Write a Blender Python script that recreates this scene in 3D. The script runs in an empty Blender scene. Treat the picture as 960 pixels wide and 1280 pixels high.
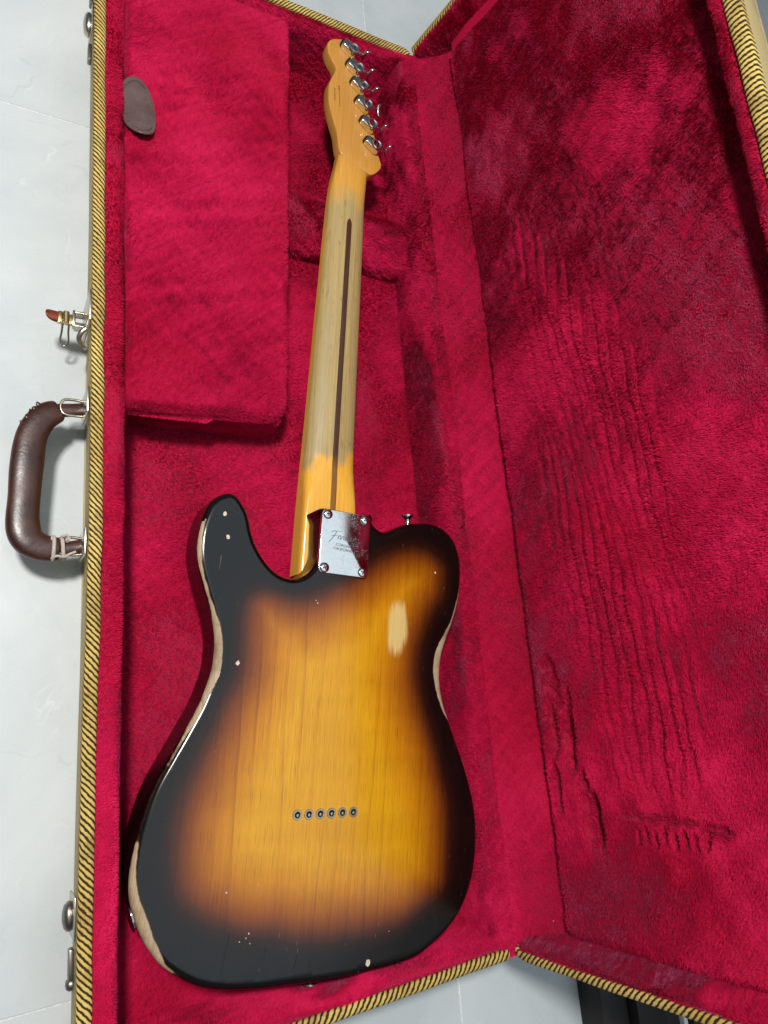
import bpy, bmesh, math, random
import numpy as np
from mathutils import Matrix, Vector
from mathutils.geometry import delaunay_2d_cdt

random.seed(7)
rng = np.random.default_rng(11)
scene = bpy.context.scene
COL = scene.collection
# Everything below is written in millimetres; z = 0 is the rim of the case, the floor lies 82 mm below it.
MM = 0.001
ZF = 82.0

# ------------------------------------------------------------------ camera
cam_d = bpy.data.cameras.new('camera')
cam = bpy.data.objects.new('camera', cam_d)
COL.objects.link(cam)
cam_d.sensor_fit = 'VERTICAL'
cam_d.sensor_height = 36.0
cam_d.lens = 24.31
cam_d.clip_start = 0.02
cam_d.clip_end = 100
cam.matrix_world = Matrix(((0.86084243, -0.04953119, -0.50645529, -0.0764534),
                           (-0.08413514, 0.96770055, -0.23764874, 0.2565952),
                           (0.50186809, 0.24718881, 0.82887038, 0.6514144),
                           (0, 0, 0, 1)))
scene.camera = cam

# ------------------------------------------------------------------ room light
world = bpy.data.worlds.new('World')
scene.world = world
world.use_nodes = True
bg = world.node_tree.nodes['Background']
bg.inputs['Color'].default_value = (0.86, 0.93, 1.0, 1)
bg.inputs['Strength'].default_value = 0.09

def area(name, loc, size, power, color, target=None, shape='DISK'):
    d = bpy.data.lights.new(name, 'AREA')
    d.shape = shape
    d.size = size
    d.energy = power
    d.color = color
    o = bpy.data.objects.new(name, d)
    COL.objects.link(o)
    o.location = loc
    if target is not None:
        o.rotation_euler = (Vector(target) - Vector(loc)).to_track_quat('-Z', 'Y').to_euler()
    return o

# the room's lamp, up and a little to the left of the case, and the softly lit ceiling round it
area('ceiling_lamp', (-0.44, 0.68, 1.50), 0.20, 28.0, (1.0, 0.97, 0.93), (0.05, 0.5, 0))
glow = area('ceiling_glow', (0.2, 0.5, 2.5), 5.0, 9.0, (0.9, 0.96, 1.0), None, 'SQUARE')

area('sheen_panel', (0.60, 0.30, 2.3), 3.1, 17.5, (0.78, 0.92, 1.0))  # added unseen disc light, for bright reflections in neck plate and lacquer

vs = scene.view_settings
vs.view_transform = 'Standard'
vs.look = 'None'
vs.exposure = 0.10
vs.gamma = 1.0
vs.use_curve_mapping = False

# ------------------------------------------------------------------ node helpers
class NT:
    def __init__(self, name):
        self.m = bpy.data.materials.new(name)
        self.m.use_nodes = True
        self.t = self.m.node_tree
        self.b = self.t.nodes['Principled BSDF']
    def n(self, kind, **kw):
        nd = self.t.nodes.new('ShaderNode' + kind)
        for k, v in kw.items():
            if k.startswith('i_'):
                key = k[2:].replace('_', ' ')
                self.put(nd.inputs[int(key) if key.isdigit() else key], v)
            else:
                setattr(nd, k, v)
        return nd
    def put(self, sock, v):
        if isinstance(v, bpy.types.NodeSocket):
            self.t.links.new(v, sock)
        elif isinstance(v, bpy.types.Node):
            self.t.links.new(v.outputs[0], sock)
        elif isinstance(v, tuple) and len(v) == 3 and sock.type == 'RGBA':
            sock.default_value = (*v, 1)
        else:
            sock.default_value = v
    def math(self, op, a, b=0.0, c=None, clamp=False):
        nd = self.n('Math', operation=op, use_clamp=clamp)
        self.put(nd.inputs[0], a); self.put(nd.inputs[1], b)
        if c is not None: self.put(nd.inputs[2], c)
        return nd.outputs[0]
    def mix(self, f, a, b, mode='MIX'):
        nd = self.n('Mix', data_type='RGBA', blend_type=mode)
        self.put(nd.inputs[0], f); self.put(nd.inputs[6], a); self.put(nd.inputs[7], b)
        return nd.outputs[2]
    def rng(self, v, a, b, c=0.0, d=1.0, smooth=False):
        nd = self.n('MapRange')
        if smooth: nd.interpolation_type = 'SMOOTHSTEP'
        for i, x in enumerate((v, a, b, c, d)): self.put(nd.inputs[i], x)
        return nd.outputs[0]
    def ramp(self, v, stops):
        nd = self.n('ValToRGB')
        self.put(nd.inputs[0], v)
        el = nd.color_ramp.elements
        while len(el) > 1: el.remove(el[-1])
        el[0].position = stops[0][0]; el[0].color = (*stops[0][1], 1)
        for p, c in stops[1:]:
            e = el.new(p); e.color = (*c, 1)
        return nd.outputs[0]
    def obj(self, scale=(1, 1, 1)):
        tc = self.n('TexCoord')
        mp = self.n('Mapping')
        self.put(mp.inputs['Vector'], tc.outputs['Object'])
        mp.inputs['Scale'].default_value = scale
        return mp.outputs[0]
    def noise(self, vec, scale, detail=3.0, rough=0.55, dist=0.0):
        nd = self.n('TexNoise')
        self.put(nd.inputs['Vector'], vec)
        nd.inputs['Scale'].default_value = scale
        nd.inputs['Detail'].default_value = detail
        nd.inputs['Roughness'].default_value = rough
        nd.inputs['Distortion'].default_value = dist
        return nd.outputs[0]
    def bump(self, h, strength=0.3, dist=0.001):
        nd = self.n('Bump')
        nd.inputs['Strength'].default_value = strength
        nd.inputs['Distance'].default_value = dist
        self.put(nd.inputs['Height'], h)
        self.put(self.b.inputs['Normal'], nd.outputs[0])
    def set(self, **kw):
        for k, v in kw.items():
            self.put(self.b.inputs[k.replace('_', ' ')], v)
        return self.m

def simple(name, col, rough=0.5, metal=0.0, var=0.25, scale=120.0, bump=0.15, **kw):
    a = NT(name)
    v = a.obj()
    n1 = a.noise(v, scale, 4)
    dark = tuple(c * (1 - var) for c in col); lite = tuple(min(1, c * (1 + var)) for c in col)
    a.set(Base_Color=a.mix(a.rng(n1, 0.3, 0.7), dark, lite), Roughness=a.rng(a.noise(v, scale * 0.4, 3), 0.3, 0.7, rough * 0.8, min(1, rough * 1.25)), Metallic=metal, **kw)
    if bump: a.bump(n1, bump, 0.0006)
    return a.m

M = {}
# plush: pile fibres and the backing under them
def plush(name, cd, cl, sheen):
    a = NT(name)
    v = a.obj()
    geo = a.n('NewGeometry')
    big = a.noise(v, 7.0, 2)
    col = a.mix(a.rng(big, 0.35, 0.65), cd, cl)
    col = a.mix(a.math('MULTIPLY', geo.outputs['Random Per Island'], 0.10), col, tuple(c * 0.45 for c in cd))
    a.set(Base_Color=col, Roughness=0.75, Specular_IOR_Level=0.12)
    a.b.inputs['Sheen Weight'].default_value = sheen
    a.b.inputs['Sheen Roughness'].default_value = 0.35
    a.b.inputs['Sheen Tint'].default_value = (1.0, 0.20, 0.46, 1)
    return a.m
M['pile'] = plush('crimson_plush', (0.44, 0.003, 0.036), (0.58, 0.008, 0.072), 0.42)
M['backing'] = plush('crimson_backing', (0.34, 0.002, 0.026), (0.42, 0.003, 0.040), 0.2)

def stripe_mat():
    a = NT('tweed_binding')
    uv = a.n('UVMap'); uv.uv_map = 'UVMap'
    sp = a.n('SeparateXYZ'); a.put(sp.inputs[0], uv.outputs[0])
    nz = a.noise(a.obj(), 300.0, 2)
    big = a.noise(a.obj(), 28.0, 3)
    t = a.math('ADD', a.math('ADD', a.math('ADD', sp.outputs[0], a.math('MULTIPLY', big, 1.1)), sp.outputs[1]), a.math('MULTIPLY', nz, 0.5))
    s = a.math('SINE', a.math('MULTIPLY', t, 2 * math.pi))
    fine = a.math('SINE', a.math('MULTIPLY', a.math('SUBTRACT', sp.outputs[0], a.math('MULTIPLY', sp.outputs[1], 3.0)), 2 * math.pi * 3.0))
    old = a.noise(a.obj(), 14.0, 4)
    yel = a.mix(a.rng(old, 0.35, 0.7), (0.66, 0.48, 0.14), (0.48, 0.32, 0.075))
    blk = (0.030, 0.017, 0.006)
    f = a.rng(a.math('ADD', s, a.math('MULTIPLY', fine, 0.22)), -0.45, 0.2)
    stain = a.noise(a.obj(), 40.0, 5, 0.7)
    yel = a.mix(a.rng(stain, 0.50, 0.70, 0, 0.75), yel, (0.22, 0.135, 0.045))
    a.set(Base_Color=a.mix(f, blk, yel), Roughness=0.75, Specular_IOR_Level=0.25)
    a.bump(a.math('ADD', s, a.math('MULTIPLY', fine, 0.7)), 0.3, 0.0006)
    return a.m
M['binding'] = stripe_mat()

def tweed_mat():
    a = NT('tan_tweed')
    v = a.obj()
    wv = a.n('TexWave', i_Scale=260.0, i_Distortion=1.5); a.put(wv.inputs['Vector'], v); wv.bands_direction = 'DIAGONAL'
    n1 = a.noise(v, 700.0, 2)
    grime = a.noise(v, 12.0, 5, 0.65)
    c = a.mix(a.rng(a.math('ADD', wv.outputs[1], n1), 0.6, 1.3), (0.30, 0.22, 0.095), (0.50, 0.40, 0.20))
    c = a.mix(a.rng(grime, 0.52, 0.75), c, (0.16, 0.11, 0.06))
    a.set(Base_Color=c, Roughness=0.7)
    a.bump(a.math('ADD', wv.outputs[1], n1), 0.4, 0.0006)
    return a.m
M['tweed'] = tweed_mat()

def leather_mat(name, c1, c2, rough):
    a = NT(name)
    v = a.obj()
    vo = a.n('TexVoronoi', i_Scale=420.0); a.put(vo.inputs['Vector'], v)
    n1 = a.noise(v, 45.0, 5, 0.65)
    c = a.mix(a.rng(n1, 0.35, 0.68), c1, c2)
    a.set(Base_Color=c, Roughness=a.rng(n1, 0.3, 0.7, rough, rough + 0.18))
    a.bump(a.math('ADD', a.math('MULTIPLY', vo.outputs[0], 0.4), a.math('MULTIPLY', n1, 2.0)), 0.15, 0.0007)
    return a.m
M['leather'] = leather_mat('brown_leather', (0.028, 0.008, 0.006), (0.056, 0.016, 0.010), 0.27)
M['tab'] = leather_mat('pull_tab_leather', (0.085, 0.056, 0.054), (0.135, 0.090, 0.086), 0.11)
M['tabthread'] = simple('brown_thread', (0.06, 0.028, 0.024), 0.7, 0, 0.2, 900, 0.1)
M['cord'] = simple('pale_string', (0.42, 0.36, 0.32), 0.8, var=0.3, scale=900, bump=0.4)

def chrome_mat(name, col, rough, dirt):
    a = NT(name)
    v = a.obj()
    n1 = a.noise(v, 55.0, 6, 0.7)
    sc = a.noise(a.obj((40, 400, 400)), 3.0, 3)
    d = a.rng(n1, 0.58, 0.75)
    a.set(Base_Color=a.mix(a.math('MULTIPLY', d, dirt), col, (0.16, 0.11, 0.07)), Metallic=1.0,
          Roughness=a.math('ADD', a.rng(sc, 0.35, 0.7, rough, rough + 0.06), a.math('MULTIPLY', d, 0.25 * dirt)))
    return a.m
M['chrome'] = chrome_mat('chrome', (0.80, 0.80, 0.80), 0.06, 0.15)
M['nickel'] = chrome_mat('aged_nickel', (0.50, 0.46, 0.39), 0.26, 0.9)
M['brass'] = chrome_mat('worn_brass', (0.68, 0.52, 0.28), 0.24, 0.8)
M['dull'] = chrome_mat('tarnished_metal', (0.26, 0.235, 0.20), 0.34, 0.9)
def plate_mat():
    a = NT('worn_chrome_plate')
    v = a.obj()
    pit = a.noise(v, 900.0, 3, 0.6)
    zone = a.noise(v, 60.0, 3, 0.6)
    haze = a.noise(v, 25.0, 4, 0.6)
    pm = a.math('MULTIPLY', a.rng(pit, 0.54, 0.62), a.rng(zone, 0.46, 0.60))
    a.set(Base_Color=a.mix(a.math('MULTIPLY', pm, 0.4), (0.80, 0.80, 0.80), (0.18, 0.16, 0.15)), Metallic=1.0, Roughness=a.math('ADD', a.rng(haze, 0.4, 0.7, 0.05, 0.13), a.math('MULTIPLY', pm, 0.4)))
    a.bump(a.math('ADD', pit, a.math('MULTIPLY', haze, 2.0)), 0.05, 0.0004)
    return a.m
M['plate'] = plate_mat()
M['steel_dark'] = simple('dark_steel', (0.05, 0.045, 0.04), 0.4, 0.8, 0.3, 200, 0.1)
M['red_enamel'] = simple('rusty_lever', (0.20, 0.045, 0.02), 0.35, 0.5, 0.4, 160, 0.2)
M['engrave'] = simple('engraved_line', (0.07, 0.07, 0.075), 0.5, 0.2, 0.3, 400, 0.1)
M['ink'] = simple('brown_stamp_ink', (0.10, 0.035, 0.008), 0.6, 0, 0.3, 900, 0.0)
M['hole'] = simple('dark_hole', (0.01, 0.008, 0.006), 0.7, 0, 0.3, 200, 0.0)
M['plastic_grey'] = simple('grey_plastic', (0.26, 0.29, 0.32), 0.35, 0, 0.1, 40, 0.05)
M['black_wood'] = simple('dark_stained_wood', (0.012, 0.009, 0.009), 0.6, 0, 0.35, 30, 0.1)
M['white_edge'] = simple('white_edge_strip', (0.80, 0.80, 0.80), 0.4, 0, 0.05, 40, 0.05)

def body_mat():
    a = NT('sunburst_lacquer')
    v = a.obj()
    at = lambda nm: a.n('Attribute', attribute_name=nm).outputs['Fac']
    sx = a.n('SeparateXYZ'); a.put(sx.inputs[0], v)
    lowy = a.noise(a.obj((18, 5, 5)), 1.0, 2)
    burst = a.math('ADD', at('burst'), a.math('MULTIPLY', a.math('SUBTRACT', lowy, 0.5), 16.0))
    st = [(-34, (.0035, .0032, .0036)), (-13, (.006, .0035, .003)), (-5, (.022, .006, .003)), (1, (.075, .017, .004)),
          (9, (.20, .048, .004)), (20, (.36, .112, .004)), (36, (.56, .225, .005)), (58, (.69, .345, .008))]
    col = a.ramp(a.rng(burst, -34, 60), [((s + 34) / 94, c) for s, c in st])
    # growth rings run along the neck; two glued blanks meet left of the middle
    gx = a.math('ADD', sx.outputs[0], a.math('MULTIPLY', a.noise(a.obj((11, 1.2, 1)), 1.0, 3), 0.055))
    ring = a.math('FRACT', a.math('MULTIPLY', gx, 74.0))
    ringl = a.math('MULTIPLY', a.math('POWER', ring, 6.0), a.rng(a.noise(a.obj((30, 4, 4)), 1.0, 3), 0.4, 0.65))
    fine = a.noise(a.obj((1300, 7, 14)), 1.0, 3, 0.55)
    pore = a.noise(a.obj((2200, 40, 40)), 1.0, 2, 0.6)
    figure = a.noise(a.obj((9, 26, 10)), 1.0, 2)
    col = a.mix(a.math('MULTIPLY', ringl, 0.34), col, (0.16, 0.05, 0.004), 'MIX') if False else a.mix(a.math('MULTIPLY', ringl, 0.5), col, (0.45, 0.30, 0.2), 'MULTIPLY')
    col = a.mix(a.rng(fine, 0.25, 0.75, 0.0, 0.6), col, (0.60, 0.46, 0.36), 'MULTIPLY')
    col = a.mix(a.rng(pore, 0.56, 0.68, 0.0, 0.55), col, (0.35, 0.22, 0.14), 'MULTIPLY')
    col = a.mix(a.rng(figure, 0.4, 0.75, 0.0, 0.35), col, (0.62, 0.50, 0.42), 'MULTIPLY')
    # small scratches
    scr = a.noise(a.obj((500, 60, 60)), 1.0, 2, 0.5, 2.0)
    col = a.mix(a.rng(scr, 0.73, 0.78, 0, 0.25), col, (0.55, 0.40, 0.24))
    # lacquer rubbed thin
    pn = a.math('ADD', at('patch'), a.math('MULTIPLY', a.math('SUBTRACT', a.noise(a.obj((420, 30, 30)), 1.0, 3), 0.5), 0.9))
    pm = a.rng(pn, -0.12, 0.42, 0, 0.85, True)
    bare = a.mix(a.rng(fine, 0.3, 0.7), (0.30, 0.21, 0.125), (0.46, 0.35, 0.23))
    patchc = a.mix(a.rng(fine, 0.3, 0.7), (0.52, 0.36, 0.12), (0.68, 0.51, 0.22))
    col = a.mix(pm, col, patchc)
    # lacquer worn through along the edges
    wn = a.math('ADD', at('wear'), a.math('MULTIPLY', a.math('SUBTRACT', a.noise(v, 110.0, 4, 0.6), 0.5), 1.5))
    wm = a.rng(wn, -0.25, 0.3)
    bare = a.mix(a.rng(a.noise(v, 60.0, 4), 0.5, 0.75), bare, (0.21, 0.125, 0.07))
    col = a.mix(a.rng(wn, -0.75, -0.2, 0, 0.55), col, (0.07, 0.028, 0.012))
    col = a.mix(wm, col, bare)
    both = a.math('MAXIMUM', wm, a.math('MULTIPLY', pm, 0.55))
    rough = a.math('ADD', a.math('ADD', a.rng(a.noise(v, 22.0, 4), 0.3, 0.7, 0.14, 0.20), a.rng(a.noise(a.obj((60, 420, 60)), 1.0, 3, 0.6, 1.0), 0.66, 0.76, 0, 0.04)), a.math('MULTIPLY', both, 0.35))
    a.set(Base_Color=col, Roughness=rough, IOR=1.52, Specular_IOR_Level=a.math('SUBTRACT', 0.5, a.math('MULTIPLY', both, 0.35)))
    a.bump(a.math('ADD', a.math('MULTIPLY', wm, -1.0), a.math('MULTIPLY', fine, 0.04)), 0.35, 0.0006)
    return a.m
M['body'] = body_mat()

def neck_mat():
    a = NT('maple_neck')
    v = a.obj()
    sx = a.n('SeparateXYZ'); a.put(sx.inputs[0], v)
    X, Y, Z = sx.outputs
    fine = a.noise(a.obj((700, 10, 700)), 1.0, 4, 0.6)
    spot = a.noise(a.obj((260, 60, 260)), 1.0, 4, 0.65)
    edge = a.noise(a.obj((40, 22, 40)), 1.0, 2)
    lac = a.mix(a.rng(fine, 0.3, 0.7), (0.64, 0.30, 0.032), (0.76, 0.41, 0.062))
    lac = a.mix(a.rng(Y, 0.60, 0.70), lac, a.mix(a.rng(fine, 0.3, 0.7), (0.43, 0.19, 0.034), (0.54, 0.265, 0.055)))
    worn = a.mix(a.rng(fine, 0.3, 0.7), (0.30, 0.205, 0.072), (0.44, 0.320, 0.130))
    worn = a.mix(a.rng(spot, 0.58, 0.74, 0, 0.6), worn, (0.15, 0.10, 0.045))
    worn = a.mix(a.rng(a.noise(a.obj((90, 3, 90)), 1.0, 2), 0.45, 0.7, 0, 0.55), worn, (0.27, 0.22, 0.125))
    lo = a.math('ADD', a.math('ADD', Y, a.math('MULTIPLY', X, -0.5)), a.math('MULTIPLY', a.math('SUBTRACT', edge, 0.5), 0.07))
    mlo = a.rng(lo, 0.315, 0.331, 0, 1, True)
    mhi = a.rng(a.math('ADD', Y, a.math('MULTIPLY', a.math('SUBTRACT', edge, 0.5), 0.05)), 0.622, 0.652, 1, 0, True)
    mx = a.rng(a.math('ADD', Z, a.math('MULTIPLY', a.math('SUBTRACT', edge, 0.5), 0.006)), -0.0475, -0.0435)
    w = a.math('MULTIPLY', a.math('MULTIPLY', mlo, mhi), mx)
    a.set(Base_Color=a.mix(w, lac, worn), Roughness=a.math('ADD', 0.24, a.math('MULTIPLY', w, 0.22)))
    a.bump(fine, 0.08, 0.0004)
    return a.m
M['neck'] = neck_mat()
def walnut():
    a = NT('walnut_stripe')
    sx = a.n('SeparateXYZ'); a.put(sx.inputs[0], a.obj())
    g = a.noise(a.obj((900, 20, 900)), 1.0, 4, 0.6)
    c = a.mix(a.rng(g, 0.3, 0.7), (0.035, 0.014, 0.008), (0.085, 0.036, 0.018))
    # under the lacquer of the heel it shows a lighter brown
    h = a.mix(a.rng(g, 0.3, 0.7), (0.16, 0.065, 0.012), (0.24, 0.105, 0.022))
    a.set(Base_Color=a.mix(a.rng(sx.outputs[1], 0.312, 0.330, 1, 0), c, h), Roughness=0.35)
    return a.m
M['walnut'] = walnut()
M['bare'] = simple('bare_wood', (0.58, 0.47, 0.36), 0.6, 0, 0.2, 500, 0.1)

def tile_mat():
    a = NT('polished_pale_tile')
    v = a.obj()
    big = a.noise(v, 3.0, 5, 0.6, 0.6)
    c = a.mix(a.rng(big, 0.3, 0.7), (0.41, 0.445, 0.455), (0.57, 0.60, 0.605))
    def vein(scale, dist, lo, hi, vec):
        nz = a.noise(vec, scale, 4, 0.55, dist)
        d = a.math('ABSOLUTE', a.math('SUBTRACT', nz, 0.5))
        return a.rng(d, lo, hi, 1, 0)
    broken = a.rng(a.noise(v, 16.0, 3), 0.45, 0.62)
    v1 = a.math('MULTIPLY', vein(3.6, 0.5, 0.0005, 0.0045, a.obj((1, 1.6, 1))), broken)
    v2 = a.math('MULTIPLY', vein(6.0, 0.4, 0.0, 0.006, a.obj((1.5, 1, 1))), a.rng(a.noise(v, 22.0, 3), 0.52, 0.66))
    c = a.mix(a.math('MULTIPLY', v1, 0.3), c, (0.36, 0.38, 0.40))
    c = a.mix(a.math('MULTIPLY', v2, 0.3), c, (0.78, 0.81, 0.81))
    a.set(Base_Color=c, Roughness=a.rng(a.noise(v, 30.0, 4), 0.3, 0.7, 0.22, 0.34))
    a.bump(a.noise(v, 35.0, 4), 0.05, 0.001)
    return a.m
M['tile'] = tile_mat()
M['grout'] = simple('grey_grout', (0.56, 0.585, 0.59), 0.85, 0, 0.2, 300, 0.2)

# ------------------------------------------------------------------ mesh helpers (millimetres in, metres out)
def mesh_obj(name, verts, faces, mat, parent=None, smooth=True, angle=38, uv=None, attrs=None, mats=None, fmats=None):
    V = np.asarray(verts, dtype=np.float64) * MM
    me = bpy.data.meshes.new(name)
    me.from_pydata(V.tolist(), [], faces)
    if uv is not None:
        L = me.uv_layers.new(name='UVMap')
        li = np.empty(len(me.loops), dtype=np.int32); me.loops.foreach_get('vertex_index', li)
        L.data.foreach_set('uv', np.asarray(uv, dtype=np.float32)[li].ravel())
    for k, a in (attrs or {}).items():
        at = me.attributes.new(k, 'FLOAT', 'POINT'); at.data.foreach_set('value', np.asarray(a, dtype=np.float32))
    me.update()
    bm = bmesh.new(); bm.from_mesh(me); bmesh.ops.recalc_face_normals(bm, faces=bm.faces); bm.to_mesh(me); bm.free()
    if smooth:
        me.shade_smooth()
        me.set_sharp_from_angle(angle=math.radians(angle))
    me.materials.append(M[mat])
    o = bpy.data.objects.new(name, me)
    COL.objects.link(o)
    if parent is not None: o.parent = parent
    return o

def up(P):
    P = np.array(P, dtype=float); P[..., 2] += ZF; return P

def bbox(x0, x1, y0, y1, z0, z1, r=1.0, seg=2):
    bm = bmesh.new()
    bmesh.ops.create_cube(bm, size=1.0)
    for v in bm.verts:
        v.co = Vector(((x0 + x1) / 2 + v.co.x * (x1 - x0), (y0 + y1) / 2 + v.co.y * (y1 - y0), (z0 + z1) / 2 + v.co.z * (z1 - z0)))
    if r > 0: bmesh.ops.bevel(bm, geom=list(bm.edges), offset=r, segments=seg, affect='EDGES', profile=0.5)
    bm.verts.ensure_lookup_table()
    V = [tuple(v.co) for v in bm.verts]
    F = [[v.index for v in f.verts] for f in bm.faces]
    bm.free()
    return V, F

def join(*parts):
    V, F = [], []
    for v, f in parts:
        o = len(V); V += [tuple(p) for p in v]; F += [[i + o for i in q] for q in f]
    return V, F

def xform(vf, fn):
    return [fn(p) for p in vf[0]], vf[1]

def catmull(pts, n, closed=False):
    P = np.array(pts, float); m = len(P); out = []
    segs = m if closed else m - 1
    for i in range(segs):
        g = (lambda k: P[k % m]) if closed else (lambda k: P[min(max(k, 0), m - 1)])
        a, b, c, d = g(i - 1), g(i), g(i + 1), g(i + 2)
        for t in np.linspace(0, 1, n, endpoint=False):
            out.append(0.5 * ((2 * b) + (c - a) * t + (2 * a - 5 * b + 4 * c - d) * t * t + (3 * b - a - 3 * c + d) * t ** 3))
    if not closed: out.append(P[-1])
    return np.array(out)

def resample(P, step, closed):
    Q = np.vstack([P, P[:1]]) if closed else P
    d = np.r_[0, np.cumsum(np.linalg.norm(np.diff(Q, axis=0), axis=1))]
    n = max(8, int(d[-1] / step))
    s = np.linspace(0, d[-1], n, endpoint=not closed)
    return np.stack([np.interp(s, d, Q[:, k]) for k in range(Q.shape[1])], 1)

def tube(path, rad, seg=10, squash=1.0, upv=(0, 0, 1), cap=True):
    P = np.array(path, float); n = len(P)
    r = np.full(n, rad) if np.isscalar(rad) else np.array(rad, float)
    sq = np.full(n, squash) if np.isscalar(squash) else np.array(squash, float)
    V, F = [], []
    for i in range(n):
        t = P[min(i + 1, n - 1)] - P[max(i - 1, 0)]; t /= np.linalg.norm(t) + 1e-9
        u = np.cross(t, np.array(upv, float))
        if np.linalg.norm(u) < 1e-3: u = np.cross(t, np.array((1.0, 0.3, 0)))
        u /= np.linalg.norm(u); w = np.cross(u, t)
        for k in range(seg):
            a = 2 * math.pi * k / seg
            V.append(P[i] + u * math.cos(a) * r[i] + w * math.sin(a) * r[i] * sq[i])
    for i in range(n - 1):
        for k in range(seg):
            F.append([i * seg + k, i * seg + (k + 1) % seg, (i + 1) * seg + (k + 1) % seg, (i + 1) * seg + k])
    if cap: F.append(list(range(seg))[::-1]); F.append([(n - 1) * seg + k for k in range(seg)])
    return [tuple(v) for v in V], F

def lathe(prof, seg=24, axis='z', c=(0, 0, 0)):
    V, F = [], []
    for r, h in prof:
        for k in range(seg):
            a = 2 * math.pi * k / seg
            x, y = r * math.cos(a), r * math.sin(a)
            p = {'z': (x, y, h), 'x': (h, x, y), 'y': (x, h, y)}[axis]
            V.append((p[0] + c[0], p[1] + c[1], p[2] + c[2]))
    for i in range(len(prof) - 1):
        for k in range(seg):
            F.append([i * seg + k, i * seg + (k + 1) % seg, (i + 1) * seg + (k + 1) % seg, (i + 1) * seg + k])
    F.append(list(range(seg))[::-1]); F.append([(len(prof) - 1) * seg + k for k in range(seg)])
    return V, F

def loft(secs):
    n = len(secs[0]); V, F = [], []
    for s in secs: V += [tuple(p) for p in s]
    for i in range(len(secs) - 1):
        for k in range(n):
            F.append([i * n + k, i * n + (k + 1) % n, (i + 1) * n + (k + 1) % n, (i + 1) * n + k])
    F.append(list(range(n))[::-1]); F.append([(len(secs) - 1) * n + k for k in range(n)])
    return V, F

def inset(P, d):
    # move a closed outline (counter-clockwise) inwards by d
    a = np.roll(P, 1, 0); b = np.roll(P, -1, 0)
    t = b - a; t /= np.linalg.norm(t, axis=1)[:, None]
    nrm = np.stack([-t[:, 1], t[:, 0]], 1)
    return P + nrm * d

def area2(P): return 0.5 * np.sum(P[:, 0] * np.roll(P[:, 1], -1) - np.roll(P[:, 0], -1) * P[:, 1])

def slab(P, z0, z1, r, steps=4):
    # an outline extruded from z0 to z1 with rounded edges
    P = np.asarray(P, float)
    if area2(P) < 0: P = P[::-1]
    S = []
    for k in range(steps + 1):
        t = math.pi / 2 * k / steps
        S.append((r * (1 - math.sin(t)), z0 + r * (1 - math.cos(t))))
    for k in range(steps + 1):
        t = math.pi / 2 * k / steps
        S.append((r * (1 - math.cos(t)), z1 - r * (1 - math.sin(t))))
    return loft([np.c_[inset(P, d), np.full(len(P), z)] for d, z in S])

def ellipse(cx, cy, a, b, rot=0.0, n=36, pw=2.0):
    th = np.linspace(0, 2 * math.pi, n, endpoint=False)
    x = a * np.sign(np.cos(th)) * np.abs(np.cos(th)) ** (2 / pw); y = b * np.sign(np.sin(th)) * np.abs(np.sin(th)) ** (2 / pw)
    return np.stack([cx + x * math.cos(rot) - y * math.sin(rot), cy + x * math.sin(rot) + y * math.cos(rot)], 1)

# smooth random fields on numpy arrays
_ph = [(rng.normal(size=3), rng.uniform(0, 6.28)) for _ in range(24)]
def field(P, wave, k0=0, n=7):
    P = np.asarray(P); out = np.zeros(P.shape[:-1])
    for i in range(n):
        d, ph = _ph[(k0 + i) % 24]
        out += np.sin(P @ (d / np.linalg.norm(d)) * (2 * math.pi / wave) * (0.6 + 0.12 * i) + ph)
    return out / math.sqrt(n)

def surface(name, fn, nu, nv, mat, parent):
    # an open sheet given by fn(u, v) -> points, 0 <= u, v <= 1
    U, Vv = np.meshgrid(np.linspace(0, 1, nu), np.linspace(0, 1, nv), indexing='ij')
    P = fn(U.ravel(), Vv.ravel())
    F = [[i * nv + j, (i + 1) * nv + j, (i + 1) * nv + j + 1, i * nv + j + 1] for i in range(nu - 1) for j in range(nv - 1)]
    return mesh_obj(name, P, F, mat, parent, angle=80)

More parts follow.
